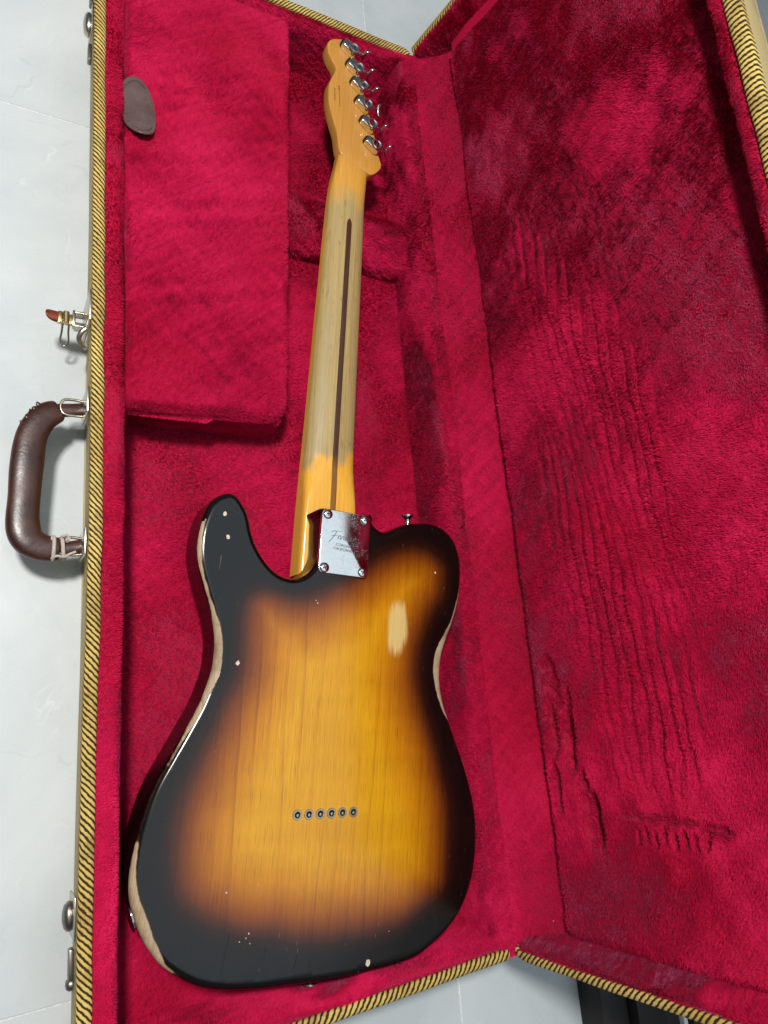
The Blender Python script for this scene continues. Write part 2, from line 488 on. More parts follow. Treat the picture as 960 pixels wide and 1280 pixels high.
def pile(fn, count, length, parent, side=1, nap=(0, -1, 0), lean=0.55, width=0.95, keep=None, lmod=None, name='pile', spread=0.13, patch=70.0, leanmod=None, amp=0.7, turn=0.75, ulim=(0, 1), vlim=(0, 1)):
    # short plush fibres standing on the sheet fn: one thin triangle each, lying along a wandering nap
    u = rng.uniform(*ulim, count); v = rng.uniform(*vlim, count)
    P = fn(u, v)
    if keep is not None:
        k = keep(P, u, v); u, v, P = u[k], v[k], P[k]
    e = 1e-3
    du = fn(np.clip(u + e, 0, 1), v) - fn(np.clip(u - e, 0, 1), v)
    dv = fn(u, np.clip(v + e, 0, 1)) - fn(u, np.clip(v - e, 0, 1))
    N = np.cross(du, dv); N /= np.linalg.norm(N, axis=1)[:, None] + 1e-12; N *= side
    n = len(P)
    L = length * rng.uniform(0.65, 1.15, n)
    if lmod is not None: L *= lmod(P, u, v)
    nap = np.array(nap, float)
    ang = turn * (1.5 * field(P, patch * 1.5, 2) + 0.4 * field(P, patch * 0.3, 9))
    T = nap - N * (N @ nap)[:, None]; T /= np.linalg.norm(T, axis=1)[:, None] + 1e-9
    B = np.cross(N, T)
    fl = field(P, patch * 1.3, 5)
    lean_v = np.clip(lean * (1.25 + 0.85 * amp * np.tanh(1.2 * fl) + 0.18 * field(P, patch * 0.35, 12)), 0.2, 2.3)
    if leanmod is not None: lean_v = lean_v * leanmod(P, u, v)
    D = N + (T * np.cos(ang)[:, None] + B * np.sin(ang)[:, None]) * lean_v[:, None] + rng.normal(size=(n, 3)) * spread
    D /= np.linalg.norm(D, axis=1)[:, None]
    # clumps: neighbouring tips drift together
    tip = P + D * L[:, None]
    cl = np.stack([field(P, 11.0, 1) + field(P, 4.5, 4), field(P, 11.0, 8) + field(P, 4.5, 11), field(P, 11.0, 15) + field(P, 4.5, 18)], 1)
    tip += cl * (0.10 * L)[:, None]
    A = np.cross(D, N + rng.normal(size=(n, 3)) * 0.10); A /= np.linalg.norm(A, axis=1)[:, None]
    A *= (width * rng.uniform(0.7, 1.2, n))[:, None] * 0.5
    V = np.empty((n, 3, 3)); V[:, 0] = P - A; V[:, 1] = P + A; V[:, 2] = tip
    me = bpy.data.meshes.new(name)
    me.vertices.add(n * 3); me.loops.add(n * 3); me.polygons.add(n)
    me.vertices.foreach_set('co', (V.reshape(-1) * MM).astype(np.float32))
    me.loops.foreach_set('vertex_index', np.arange(n * 3, dtype=np.int32))
    me.polygons.foreach_set('loop_start', np.arange(0, n * 3, 3, dtype=np.int32))
    me.update(calc_edges=True)
    me.materials.append(M['pile'])
    o = bpy.data.objects.new(name, me)
    COL.objects.link(o); o.parent = parent
    o['kind'] = 'stuff'
    return o

def empty(name, loc=(0, 0, 0)):
    o = bpy.data.objects.new(name, None); COL.objects.link(o)
    o.location = loc; o.empty_display_size = 0.05
    return o

def tag(o, label, cat):
    o['label'] = label; o['category'] = cat
    return o

# ================================================================== floor
floor_o = mesh_obj('floor', [(-3000, -3000, -0.7), (4000, -3000, -0.7), (4000, 4500, -0.7), (-3000, 4500, -0.7)], [[0, 1, 2, 3]], 'grout', None, False)
floor_o['kind'] = 'structure'
tv, tf = bbox(-399.3, 399.3, -399.3, 399.3, -8.0, 0.0, 0.5, 1)
tile0 = None
for ix in range(-3, 4):
    for iy in range(-3, 5):
        if tile0 is None:
            t = tile0 = mesh_obj('floor_tile', tv, tf, 'tile', floor_o, True)
        else:
            t = tile0.copy(); COL.objects.link(t); t.parent = floor_o
        t.location = ((-40 + 800 * ix) * MM, (440 + 800 * iy) * MM, 0)

# ================================================================== guitar case
W, L, LA = 368.8, 1028.6, 0.1063
case = tag(empty('guitar_case'), 'open tweed guitar case lined with crimson plush, brown handle on its left side', 'guitar case')

BOWY = np.array([-50, 53, 204, 288, 380, 604, 915, 1100.0]); BOWX = np.array([-3.3, -3.2, -2.9, -1.7, 0.0, -0.9, -3.2, -4.0])
_by = np.linspace(-50, 1100, 116); _bx = np.interp(_by, BOWY, BOWX)
_bx = np.convolve(np.pad(_bx, 6, mode='edge'), np.ones(13) / 13, 'valid')
def bow(y): return np.interp(y, _by, _bx)
def topy(x): return 1034.8 + (x - 369.5) * 0.053          # the head end is not quite square

def strip(name, path, out, w, parent, upv=(0, 0, 1), period=4.8, slope=1.0, h0=-9.0, bulge=1.0, mat='binding', phase=0.0):
    # woven edge binding: folded over the edge of a panel; path is its outer top edge, out the direction across the edge to the inside
    P = np.array(path, float); n = len(P)
    d = np.r_[0, np.cumsum(np.linalg.norm(np.diff(P, axis=0), axis=1))]
    out = np.array(out, float); out /= np.linalg.norm(out); upv = np.array(upv, float)
    cs = [(0.3, h0), (0.0, -2.0), (0.25, -0.6), (0.12 * w, 0.35 * bulge), (0.32 * w, 0.9 * bulge), (0.5 * w, bulge), (0.68 * w, 0.9 * bulge), (0.88 * w, 0.35 * bulge), (w - 0.2, -0.6), (w, -2.0), (w - 0.3, h0)]
    al = np.r_[0, np.cumsum([math.dist(cs[i], cs[i + 1]) for i in range(len(cs) - 1)])]
    wob = 0.35 * field(np.c_[d, d * 0, d * 0], 60.0, 3)
    V, uv = [], []
    for i in range(n):
        for k, (a, b) in enumerate(cs):
            V.append(P[i] + out * (a + (wob[i] if 2 < k else wob[i] * 0.6)) + upv * b)
            uv.append((d[i] / period + phase, slope * al[k] / period))
    m = len(cs)
    F = [[i * m + k, (i + 1) * m + k, (i + 1) * m + k + 1, i * m + k + 1] for i in range(n - 1) for k in range(m - 1)]
    F += [list(range(m)), [(n - 1) * m + k for k in range(m)][::-1]]
    return mesh_obj(name, up(V) if parent is case else V, F, mat, parent, angle=70, uv=uv)

# --- base shell
ys = np.linspace(0, 1015, 60)
Vp, Fp = [], []
for y in ys:
    b = float(bow(y)); z0 = -79.5
    for x, z in ((7.0, z0), (1.2, -4), (8.2, -4), (13.0, z0)): Vp.append((x + b, y, z))
for i in range(len(ys) - 1):
    for k in range(4): Fp.append([i * 4 + k, i * 4 + (k + 1) % 4, (i + 1) * 4 + (k + 1) % 4, (i + 1) * 4 + k])
Fp += [[0, 1, 2, 3], [len(Vp) - 4 + k for k in range(4)]]
mesh_obj('side_panel', up(Vp), Fp, 'tweed', case)
def wallbox(x0, y0, x1, y1, t, z0, z1):
    d = np.array((x1 - x0, y1 - y0), float); d /= np.linalg.norm(d); nr = np.array((-d[1], d[0])) * t
    V = []
    for z in (z0, z1):
        for q in ((x0, y0), (x1, y1), (x1 + nr[0], y1 + nr[1]), (x0 + nr[0], y0 + nr[1])): V.append((q[0], q[1], z))
    return up(V), [[0, 1, 2, 3], [4, 5, 6, 7], [0, 1, 5, 4], [1, 2, 6, 5], [2, 3, 7, 6], [3, 0, 4, 7]]
mesh_obj('side_panel', *wallbox(366.6, 1.5, 366.6, 1031, 7, -79.5, -6), 'tweed', case)
mesh_obj('end_panel', *wallbox(6.0, 1.2, 366, 1.2, 7, -79.4, -4), 'tweed', case)
mesh_obj('end_panel', *wallbox(366, topy(366) - 1.2, 6.0, topy(6.0) - 1.2, 7, -79.4, -4), 'tweed', case)
bp = np.array([(5.5, 1), (368, 1), (368, topy(368) - 1.5), (5.5, topy(5.5) - 1.5)])
mesh_obj('bottom_panel', *[(up(v) if i == 0 else v) for i, v in enumerate(slab(resample(bp, 40, True), -81.9, -79.6, 0.5, 1))], 'tweed', case)
# --- base binding
yy = np.linspace(-1, topy(0) + 0.5, 160)
strip('binding', np.c_[bow(yy), yy, yy * 0], (1, 0, 0), 10.2, case, slope=1.05)
xx = np.linspace(6, 369.0, 60)
yb = np.where(xx > 361, (xx - 361) ** 2 / 16.0, 0.0)
strip('binding', np.c_[xx, yb, xx * 0 + 0.1], (0, 1, 0), 9.2, case, slope=-0.75, period=5.4)
strip('binding', np.c_[xx, topy(xx) - yb, xx * 0 + 0.1], (0, -1, 0), 11.5, case, slope=0.9, period=4.0)

# --- linings of the base
def sheet(prof, a0, a1, axis='y', off=None, wob=0.8, seed=0, wave=90.0):
    # profile (across, z) swept along y or x, with the softness of padding
    P = np.array(prof, float)
    P = resample(catmull(P, 6), 1.5, False)
    s = np.r_[0, np.cumsum(np.linalg.norm(np.diff(P, axis=0), axis=1))]; s /= s[-1]
    def fn(u, v):
        c = np.interp(u, s, P[:, 0]); z = np.interp(u, s, P[:, 1]); a = a0 + (a1 - a0) * v
        if off is not None: c = c + off(a)
        X = np.stack([c, a, z + ZF], 1) if axis == 'y' else np.stack([a, c, z + ZF], 1)
        w = wob * field(X, wave, seed)
        X = X.copy(); X[:, 2] += w * 0.7
        X[:, 0 if axis == 'y' else 1] += w * 0.5 * np.sin(math.pi * np.clip(u, 0, 1))
        return X
    return fn

def ffloor(u, v):
    x = 20 + 342 * u; y = 8 + 1012 * v
    P = np.stack([x, y, np.zeros_like(x)], 1)
    z = -67 + ZF + 0.9 * field(P, 120.0, 4) + 0.4 * field(P, 35.0, 11)
    P[:, 2] = z
    return P
floor_l = surface('floor_lining', ffloor, 70, 180, 'backing', case)

fledge = sheet([(8.6, -9), (9.2, -3.2), (12, -1.6), (19, -2.0), (23.5, -3.6), (26.5, -8), (27.6, -20), (28, -45), (28, -68)], 9, 1010, 'y', bow, 0.7, 1)
ledge = surface('ledge_padding', fledge, 34, 160, 'backing', case)
fend0 = sheet([(8.4, -9), (9.0, -3.0), (11, -1.2), (15, -2.2), (18, -8), (19, -30), (19.5, -68)], 10, 360, 'x', None, 0.7, 2)
end0 = surface('end_padding', fend0, 26, 70, 'backing', case)
fend1 = sheet([(-11.0, -9), (-11.8, -3.0), (-14, -1.4), (-18, -2.6), (-20.5, -8), (-21.5, -30), (-22, -68)], 10, 360, 'x', topy, 0.7, 3)
end1 = surface('end_padding', fend1, 26, 70, 'backing', case)
fwall = sheet([(358.5, -69), (357.5, -50), (356, -25), (355, -10), (357, -3), (363, 0.5), (370, 3.0)], 11, 1018, 'y', None, 1.0, 5)
wall_r = surface('wall_padding', fwall, 30, 170, 'backing', case)
fflap = sheet([(361, -1.5), (366, 2.0), (372, 3.2), (379, 7.5), (387, 15), (396, 24), (404, 34), (409.5, 44), (411, 54)], 3, 1024, 'y', None, 1.0, 6, 70.0)
flap = surface('hinge_flap', fflap, 34, 170, 'backing', case)
frest = sheet([(738, -69), (737, -54), (740, -42), (748, -33), (762, -29.5), (778, -29.5), (792, -34), (800, -44), (803, -58), (803, -69)], 196, 358, 'x', None, 0.9, 7, 60.0)
rest = surface('neck_rest', frest, 40, 40, 'backing', case)

# --- accessory compartment: front wall, side wall and its padded lid with a leather tab
ffront = sheet([(511.5, -69), (511.0, -50), (511.5, -32), (514, -26), (519, -26.5), (522, -40)], 27, 176, 'x', None, 0.5, 8, 40.0)
cfront = surface('compartment_wall', ffront, 26, 40, 'backing', case)
fside = sheet([(189.5, -69), (189, -45), (188, -28), (184, -24.5), (180, -27), (179, -45)], 513, 1008, 'y', lambda a: (a - 505) * 0.034 - 10.0, 0.5, 9, 40.0)
cside = surface('compartment_wall', fside, 24, 90, 'backing', case)
lid_out = np.array([(29.5, 505), (60, 503.5), (120, 508.5), (155, 514), (168, 521), (175.5, 534), (180, 565), (187, 680), (193, 780), (200, 900), (205, 1004), (200, 1009), (120, 1004), (36, 999), (27, 996), (24.5, 985), (24.3, 900), (26, 700), (27.5, 560), (28.0, 512)])
lid_poly = resample(catmull(lid_out, 8, True), 6, True)
V, F = slab(lid_poly, -22.0, -13.2, 4.2, 5)
clid = mesh_obj('compartment_lid', up(V), F, 'backing', case, angle=80)
LC = lid_poly
def flid(u, v):
    y = 500 + 512 * v
    L0 = np.interp(y, [500, 510, 560, 700, 900, 1012], [30, 28, 27.5, 26, 24.3, 26])
    R0 = np.interp(y, [500, 516, 560, 680, 780, 900, 1012], [168, 176, 180, 187, 193, 200, 206])
    x = L0 + (R0 - L0) * u
    dx = R0 - x; dy = y - 503.5 - 0.06 * (x - 30)
    e = np.minimum(np.minimum(x - L0, dx), np.minimum(dy, 1008 - y))
    cr = 20.0
    e = np.where((dx < cr) & (dy < cr), cr - np.hypot(cr - dx, cr - dy), e)
    z = -10.3 - np.where(e < 7, (7 - np.clip(e, -3, 7)) ** 2 * 0.10, 0)
    P = np.stack([x, y, z + ZF], 1); P[:, 2] += 0.5 * field(P, 80.0, 12)
    return P
def ell_xy(c, a, b, rot):
    def f(P): 
        d = P[:, :2] - np.array(c); x = d[:, 0] * math.cos(rot) + d[:, 1] * math.sin(rot); y = -d[:, 0] * math.sin(rot) + d[:, 1] * math.cos(rot)
        return (x / a) ** 2 + (y / b) ** 2
    return f
TABC, TABR = (38.0, 811.5), math.radians(5.5)
tp = ellipse(0, 0, 17.5, 34.0, 0, 44, 2.25)
tp[:, 0] *= 1 - 0.10 * (tp[:, 1] < 0) * (-tp[:, 1] / 34.0)
V, F = slab(tp, 0, 2.6, 1.1, 3)
# a tongue of leather, sewn down at its far end, its near end curling up
nu = []
for x, y, z in V:
    lift = 2.2 + 5.0 * max(0, (-y - 4) / 30.0) ** 2 - 0.020 * x * x
    xr = x * math.cos(TABR) - y * math.sin(TABR); yr = x * math.sin(TABR) + y * math.cos(TABR)
    nu.append((TABC[0] + xr, TABC[1] + yr, -7.6 + z + lift))
tab = mesh_obj('pull_tab', up(nu), F, 'tab', clid, angle=60)
for q_ in range(46):      # stitches round its rim
    a_ = 2 * math.pi * q_ / 46
    def tabp(a_, k_):
        x = 17.5 * k_ * math.cos(a_); y = 34.0 * k_ * math.sin(a_)
        if y < 0: x *= 1 - 0.10 * (-y / 34.0)
        lift = 2.2 + 5.0 * max(0, (-y - 4) / 30.0) ** 2 - 0.020 * x * x
        return (TABC[0] + x * math.cos(TABR) - y * math.sin(TABR), TABC[1] + x * math.sin(TABR) + y * math.cos(TABR), -7.6 + 2.65 + lift)
    V, F = tube([tabp(a_ - 0.04, 0.86), tabp(a_ + 0.04, 0.86)], 0.3, 5)
    mesh_obj('stitch', up(V), F, 'tabthread', tab)

# --- the lid, standing open just past upright on the hinge side
dd = np.array([math.sin(LA), 0, math.cos(LA)]); nn = np.array([-math.cos(LA), 0, math.sin(LA)]); O3 = np.array([W, 0, ZF])
def lp(s, y, n):
    s, y, n = np.broadcast_arrays(np.asarray(s, float), np.asarray(y, float), np.asarray(n, float))
    return O3 + s[..., None] * dd + n[..., None] * nn + np.stack([np.zeros_like(y), y, np.zeros_like(y)], -1)
def lbox(s0, s1, y0, y1, n0, n1, r=1.0):
    V, F = bbox(s0, s1, y0, y1, n0, n1, r)
    a = np.array(V)
    return [tuple(p) for p in lp(a[:, 0], a[:, 1], a[:, 2])], F
TOPL = 1034.0
lid = mesh_obj('lid', *lbox(-1.5, 364.6, 0.8, TOPL - 0.8, -41.5, -37.5, 0.8), 'tweed', case)
mesh_obj('lid_side_panel', *lbox(358.0, 364.8, 1.0, TOPL - 1.0, -37.2, -3.5, 0.8), 'tweed', lid)
mesh_obj('lid_side_panel', *lbox(-1.6, 4.0, 1.0, TOPL - 1.0, -37.2, -6.5, 0.8), 'tweed', lid)
mesh_obj('lid_end_panel', *lbox(4.4, 357.6, 1.0, 7.5, -37.3, -3.5, 0.8), 'tweed', lid)
mesh_obj('lid_end_panel', *lbox(4.4, 357.6, TOPL - 7.5, TOPL - 1.0, -37.3, -3.5, 0.8), 'tweed', lid)
def lstrip(pts, out, w, **kw):
    P = lp(*[np.array(c, float) for c in zip(*pts)])
    return strip('binding', P, out, w, lid, upv=nn, **kw)
sarr = np.linspace(5, 366.0, 70)
lstrip([(s, 0.2 + (0 if s > 14 else (14 - s) ** 2 / 28), 0) for s in sarr], (0, 1, 0), 8.6, slope=-0.85, period=5.0)
lstrip([(s, TOPL - 0.2, 0) for s in sarr], (0, -1, 0), 8.6, slope=0.8, period=4.8)
yarr = np.linspace(-0.5, TOPL + 0.5, 180)
lstrip([(366.2, y, 0.1) for y in yarr], -dd, 12.4, slope=0.12, period=4.6)

def smooth(x, a, b):
    t = np.clip((x - a) / (b - a), 0, 1); return t * t * (3 - 2 * t)
# bruises in the lid plush: dents pressed by hardware, and combed ridges left by the strings
DENT = [(69, 247, 9, 15, 4.5), (74, 228, 7, 9, 4.0), (79, 193, 8, 27, 6.5), (92, 122, 10, 27, 7.0), (57, 150, 5, 24, 4.0), (66, 262, 7, 7, 3.0), (166, 131, 36, 4, 2.5), (208, 126, 10, 6, 3.0), (84, 222, 4, 20, 3.5), (62, 205, 5, 26, 5.0), (88, 150, 5, 18, 4.0)] + [(138 + 8.6 * k_, 117 + (2.0 if k_ % 2 else -1.5), 2.6, 7.5, 6.5) for k_ in range(8)]
def dent(s, y):
    d = np.zeros_like(s)
    for cs_, cy, a, b, dep in DENT:
        a, b = (a * 1.25, b * 1.1) if a > 3 else (a, b)
        wob = 0.35 * np.sin(s * 0.40 + cy) + 0.3 * np.sin(y * 0.23 + cs_) + 0.15 * np.sin((s + y) * 0.6)
        q = ((s - cs_) / a) ** 2 + ((y - cy) / b) ** 2 + wob * 0.6
        d = np.maximum(d, 1.35 * dep * (1 - smooth(q, 0.10, 1.45)))
    return d
def ribs(s, y):
    c = np.interp(y, [140, 270, 460, 620], [160, 166, 160, 150])
    w = np.interp(y, [130, 170, 300, 470, 640, 800], [34, 56, 72, 80, 80, 70])
    m = (1 - smooth(np.abs(s - c), w * 0.6, w)) * smooth(y, 135, 165) * (1 - smooth(y, 520, 860))
    t = s + 3.5 * np.sin(y / 57.0 + s / 31.0) + 1.6 * np.sin(y / 21.0 + s / 13.0) + 0.7 * np.sin(y / 8.0 + s / 5.0) + y * 0.05
    r = np.sin(t * 2 * math.pi / 10.5) * 0.75 + 0.4 * np.sin(t * 2 * math.pi / 6.7 + y / 33.0)
    m = m * (0.65 + 0.35 * np.sin(y / 47.0 + s / 19.0))
    return m, r
def fpanel(u, v):
    s = 44 + 302 * u; y = 20 + 998 * v
    P0 = np.stack([s, y, np.zeros_like(s)], 1)
    n = -25.5 + 0.8 * field(P0, 110.0, 13) + 0.5 * field(P0, 38.0, 17)
    n = n - 6.5 * (1 - smooth(s, 44, 51)) ** 2 - 6.0 * (1 - smooth(y, 20, 31)) ** 2
    m, r = ribs(s, y)
    n = np.maximum(n + m * r * 2.1 - dent(s, y), -37.2)
    return lp(s, y, n)
panel = surface('lid_lining', fpanel, 150, 420, 'backing', lid)
def lsheet(prof, along, a0, a1, seed):
    P = resample(catmull(np.array(prof, float), 6), 1.5, False)
    q = np.r_[0, np.cumsum(np.linalg.norm(np.diff(P, axis=0), axis=1))]; q /= q[-1]
    def fn(u, v):
        c = np.interp(u, q, P[:, 0]); n = np.interp(u, q, P[:, 1]); a = a0 + (a1 - a0) * v
        R = lp(a, c, n) if along == 's' else lp(c, a, n)
        w = 0.7 * field(R, 70.0, seed)
        return R + np.stack([w * 0.4, w * 0.4, w * 0.6], 1)
    return fn
ffar = lsheet([(343, -36), (342.5, -22), (342.5, -9), (344.5, -3), (349, -1.0), (353, -1.8), (354.5, -8)], 'y', 9, 1022, 14)
far = surface('lid_edge_padding', ffar, 26, 170, 'backing', lid)
flow = lsheet([(19, -36), (18, -24), (16.5, -12), (14, -3.5), (11, -1.0), (8.6, -2.0), (8.0, -8)], 's', 8, 352, 15)
low = surface('lid_edge_padding', flow, 26, 80, 'backing', lid)
fhigh = lsheet([(TOPL - 19, -36), (TOPL - 18, -24), (TOPL - 16.5, -12), (TOPL - 14, -3.5), (TOPL - 11, -1.0), (TOPL - 8.6, -2.0), (TOPL - 8.0, -8)], 's', 8, 352, 16)
high = surface('lid_edge_padding', fhigh, 26, 80, 'backing', lid)

# --- handle with its worn leather and string repair
hp = [(4.0, 508.7), (-8, 507.6), (-20, 505.0), (-32, 497.0), (-40.5, 480), (-43.3, 455), (-44.3, 428), (-44.8, 406), (-41.5, 392.5), (-31.5, 385.3), (-17, 383.5), (-6, 385.0), (4, 386.7)]
hz_ = -40.0
C1 = catmull([(x, y, hz_) for x, y in hp[2:-2]], 8)
k = np.linspace(0, 1, len(C1))
rad = 8.2 + 4.0 * np.clip(np.minimum(k, 1 - k) / 0.20, 0, 1) ** 0.6 + 0.35 * np.sin(k * 21.0)
V, F = tube(C1, rad, 24, 0.60)
# flatten the grip: a broad top and bottom with rounded edges
vv = np.array(V).reshape(len(C1), 24, 3); ctr = C1[:, None, :]; off = vv - ctr
tz = off[..., 2] / (rad[:, None] * 0.60); tz = np.sign(tz) * np.abs(tz) ** 0.62; off[..., 2] = tz * rad[:, None] * 0.60
V = [tuple(p) for p in (ctr + off).reshape(-1, 3)]
handle = mesh_obj('handle', up(V), F, 'leather', case, angle=80)
for a, b in ((hp[0], hp[2]), (hp[-1], hp[-3])):     # flat tongues of leather under metal loops
    pth = [(a[0] - 4, a[1], hz_), ((a[0] + b[0]) / 2, (a[1] + b[1]) / 2, hz_), (b[0] - 1, b[1], hz_)]
    V, F = tube(catmull(pth, 5), 6.2, 12, 0.5)
    mesh_obj('handle_end', up(V), F, 'leather', handle, angle=80)
for yc in (508.2, 386.2):
    V, F = bbox(-1.0, 1.2, yc - 11.5, yc + 11.5, -50, -14, 1.0)
    V = [(x + float(bow(y)) - 0.3, y, z) for x, y, z in V]
    mesh_obj('handle_bracket', up(V), F, 'nickel', handle)
    lo = [(-1, yc - 6.8, hz_ + 1), (-9, yc - 7.4, hz_ + 1.5), (-17, yc - 6.2, hz_ + 2), (-19.5, yc, hz_ + 2), (-17, yc + 6.2, hz_ + 2), (-9, yc + 7.4, hz_ + 1.5), (-1, yc + 6.8, hz_ + 1)]
    V, F = tube(catmull(lo, 6), 1.25, 8)
    mesh_obj('handle_loop', up(V), F, 'nickel', handle, angle=80)
for j, (x0, yc, tw) in enumerate(((-22.5, 384.2, 1.0), (-14.0, 384.4, -1.6))):      # string wound round the near end
    rr = 9.6 if j == 0 else 8.6
    th = np.linspace(0, 2 * math.pi * 1.15, 40)
    V, F = tube(np.c_[x0 + tw * np.cos(th / 2) + 0.6 * th / 6, yc + rr * np.cos(th), hz_ + rr * 0.70 * np.sin(th)], 1.6, 8)
    mesh_obj('string_tie', up(V), F, 'cord', handle, angle=80)
V, F = tube(catmull([(-24, 375.5, hz_ + 3), (-19, 377, hz_ + 6), (-14, 376.5, hz_ + 5), (-10, 379, hz_ + 4), (-5, 381, hz_ + 5)], 6), 1.1, 7)
mesh_obj('string_tie', up(V), F, 'cord', handle, angle=80)
V, F = tube(catmull([(-10, 391.5, hz_ + 4), (-12.5, 394.5, hz_ + 5.5), (-16, 393, hz_ + 6)], 6), 1.2, 7)
mesh_obj('string_tie', up(V), F, 'cord', handle, angle=80)
frays = []
for j in range(5):     # torn flaps where the leather has split at the far corner
    t = j / 4; bx_, by_ = -37 - 11.0 * t + random.uniform(-1, 1), 508.0 - 18 * t + random.uniform(-1, 1)
    ln = random.uniform(1.2, 3.2)
    frays.append(tube([(bx_ + 2.5, by_ - 2.5, hz_ + 3), (bx_, by_, hz_ + 5), (bx_ - ln * random.uniform(0.2, 0.8), by_ + ln * random.uniform(0.3, 0.8), hz_ + 5 + random.uniform(-2, 3))], [2.4, 1.6, 0.5], 6, 0.5))
mesh_obj('torn_leather', *[(up(v) if i == 0 else v) for i, v in enumerate(join(*frays))], 'leather', handle, angle=80)['kind'] = 'stuff'
seam = [tuple(p + np.array((0, 0, 0))) for p in C1[6:-6]]
inner = []
for i in range(6, len(C1) - 6):
    t = C1[i + 1] - C1[i - 1]; t /= np.linalg.norm(t); nrm = np.cross(t, (0, 0, 1.0))
    inner.append(C1[i] + nrm * (-rad[i] * 0.96) + np.array((0, 0, 1.8)))
V, F = tube(inner, 0.75, 6)
mesh_obj('seam', up(V), F, 'leather', handle, angle=80)

# --- latches
def latch_plate(y0, y1, zc, hh, mat='nickel', t=1.6):
    V, F = bbox(-t, 0.8, y0, y1, zc - hh, zc + hh, 0.7)
    return [(x + float(bow(y)), y, z) for x, y, z in V], F
V, F = latch_plate(577, 606, -26, 22)
latch = mesh_obj('latch', up(V), F, 'nickel', case)
zl = -36.0
lever = np.array([(-34.0, 591.5), (-33.5, 595), (-30, 597.8), (-24, 596.5), (-17.5, 595), (-17, 586.5), (-23, 586.2), (-29.5, 586.8), (-33, 588.6)])
V, F = slab(resample(catmull(lever, 5, True), 1.2, True), 0, 2.2, 0.9, 3)
V = [(x, y, zl + z + 0.010 * (x + 17) ** 2 - 0.10 * (y - 591) ** 2 * (1 if x < -24 else 0.4)) for x, y, z in V]
mesh_obj('latch_lever', up(V), F, 'red_enamel', latch, angle=50)
V, F = join(bbox(-24.5, -9.5, 585.8, 595.6, zl - 3.5, zl + 1.2, 1.0), lathe([(0.5, -6.2), (2.9, -5.4), (2.9, 5.4), (0.5, 6.2)], 14, 'y', (-17.5, 590.8, zl + 1.8)), bbox(-23.8, -20.6, 585.2, 596.2, zl - 1.8, zl + 3.2, 0.8))
mesh_obj('latch_joint', up(V), F, 'brass', latch, angle=40)
V, F = join(bbox(-10.5, -1.2, 584.0, 585.8, zl - 8, zl + 2.5, 0.5), bbox(-10.5, -1.2, 597.0, 598.8, zl - 8, zl + 2.5, 0.5), bbox(-12.2, -10.2, 583.8, 599.0, zl - 4, zl + 3.5, 0.5), bbox(-10.4, -1.0, 585.9, 590.0, zl - 7, zl - 1.5, 0.4))
mesh_obj('latch_bracket', up(V), F, 'nickel', latch, angle=40)
V, F = tube(catmull([(-14.8, 586.2, zl - 1), (-14.6, 581, zl - 6), (-13.8, 575, zl - 14), (-17.2, 572.8, zl - 17), (-20.4, 575, zl - 14), (-20.0, 581, zl - 6), (-19.8, 586.2, zl - 1)], 7), 0.95, 8)
mesh_obj('latch_hook', up(V), F, 'nickel', latch, angle=80)
V, F = tube(catmull([(-1.5, 580, -26), (-5.5, 576, -28), (-7.0, 571, -32), (-4.0, 567.5, -36), (-1.2, 569, -40)], 6), [2.2] * 25, 8, 0.5)
mesh_obj('latch_catch', up(V), F, 'nickel', latch, angle=80)
for yc, kn in ((912.0, 6.2), (113.0, 4.8)):
    V, F = latch_plate(yc - 14, yc + 14, -26, 14, 'nickel', 0.8)
    lt = mesh_obj('latch', up(V), F, 'nickel', case, angle=40)
    b = float(bow(yc))
    V, F = lathe([(kn * 0.9, 0.5), (kn, -1.2), (kn * 0.98, -3.2), (kn * 0.75, -5.2), (kn * 0.35, -6.3), (0.3, -6.5)], 22, 'x', (b - 0.6, 0, -27))
    V = [(x, yc + y * 2.1, -27 + (z + 27) * 1.5) for x, y, z in V]
    mesh_obj('latch_knob', up(V), F, 'nickel' if yc > 500 else 'dull', lt, angle=70)
    V, F = join(bbox(b - 2.0, b + 1.6, yc - 42, yc - 22, -34, -26, 1.0), ([], []))
    mesh_obj('latch_plate', up(V), F, 'dull', lt, angle=40)
    if yc < 500: continue
    V, F = bbox(b - 1.6, b + 1.4, yc + 26, yc + 40, -32, -24, 0.8)
    mesh_obj('latch_plate', up(V), F, 'dull', lt, angle=40)
V, F = lathe([(4.4, -0.2), (4.6, -2.6), (3.0, -4.6), (0.3, -5.2)], 16, 'x', (float(bow(58)) + 4.0, 62.0, -50))
mesh_obj('stud', up(V), F, 'dull', case, angle=60)
# nails that hold the lining
for xn, yn, zn in ((401.5, 620.0, 27.5), (399.0, 30.5, 25.5), (393.5, 470.0, 19.0)):
    V, F = lathe([(0.3, 1.4), (0.9, 1.0), (1.1, 0.0)], 10, 'z', (xn, yn, zn + 1.0))
    mesh_obj('tack', up(V), F, 'nickel', case, angle=60)

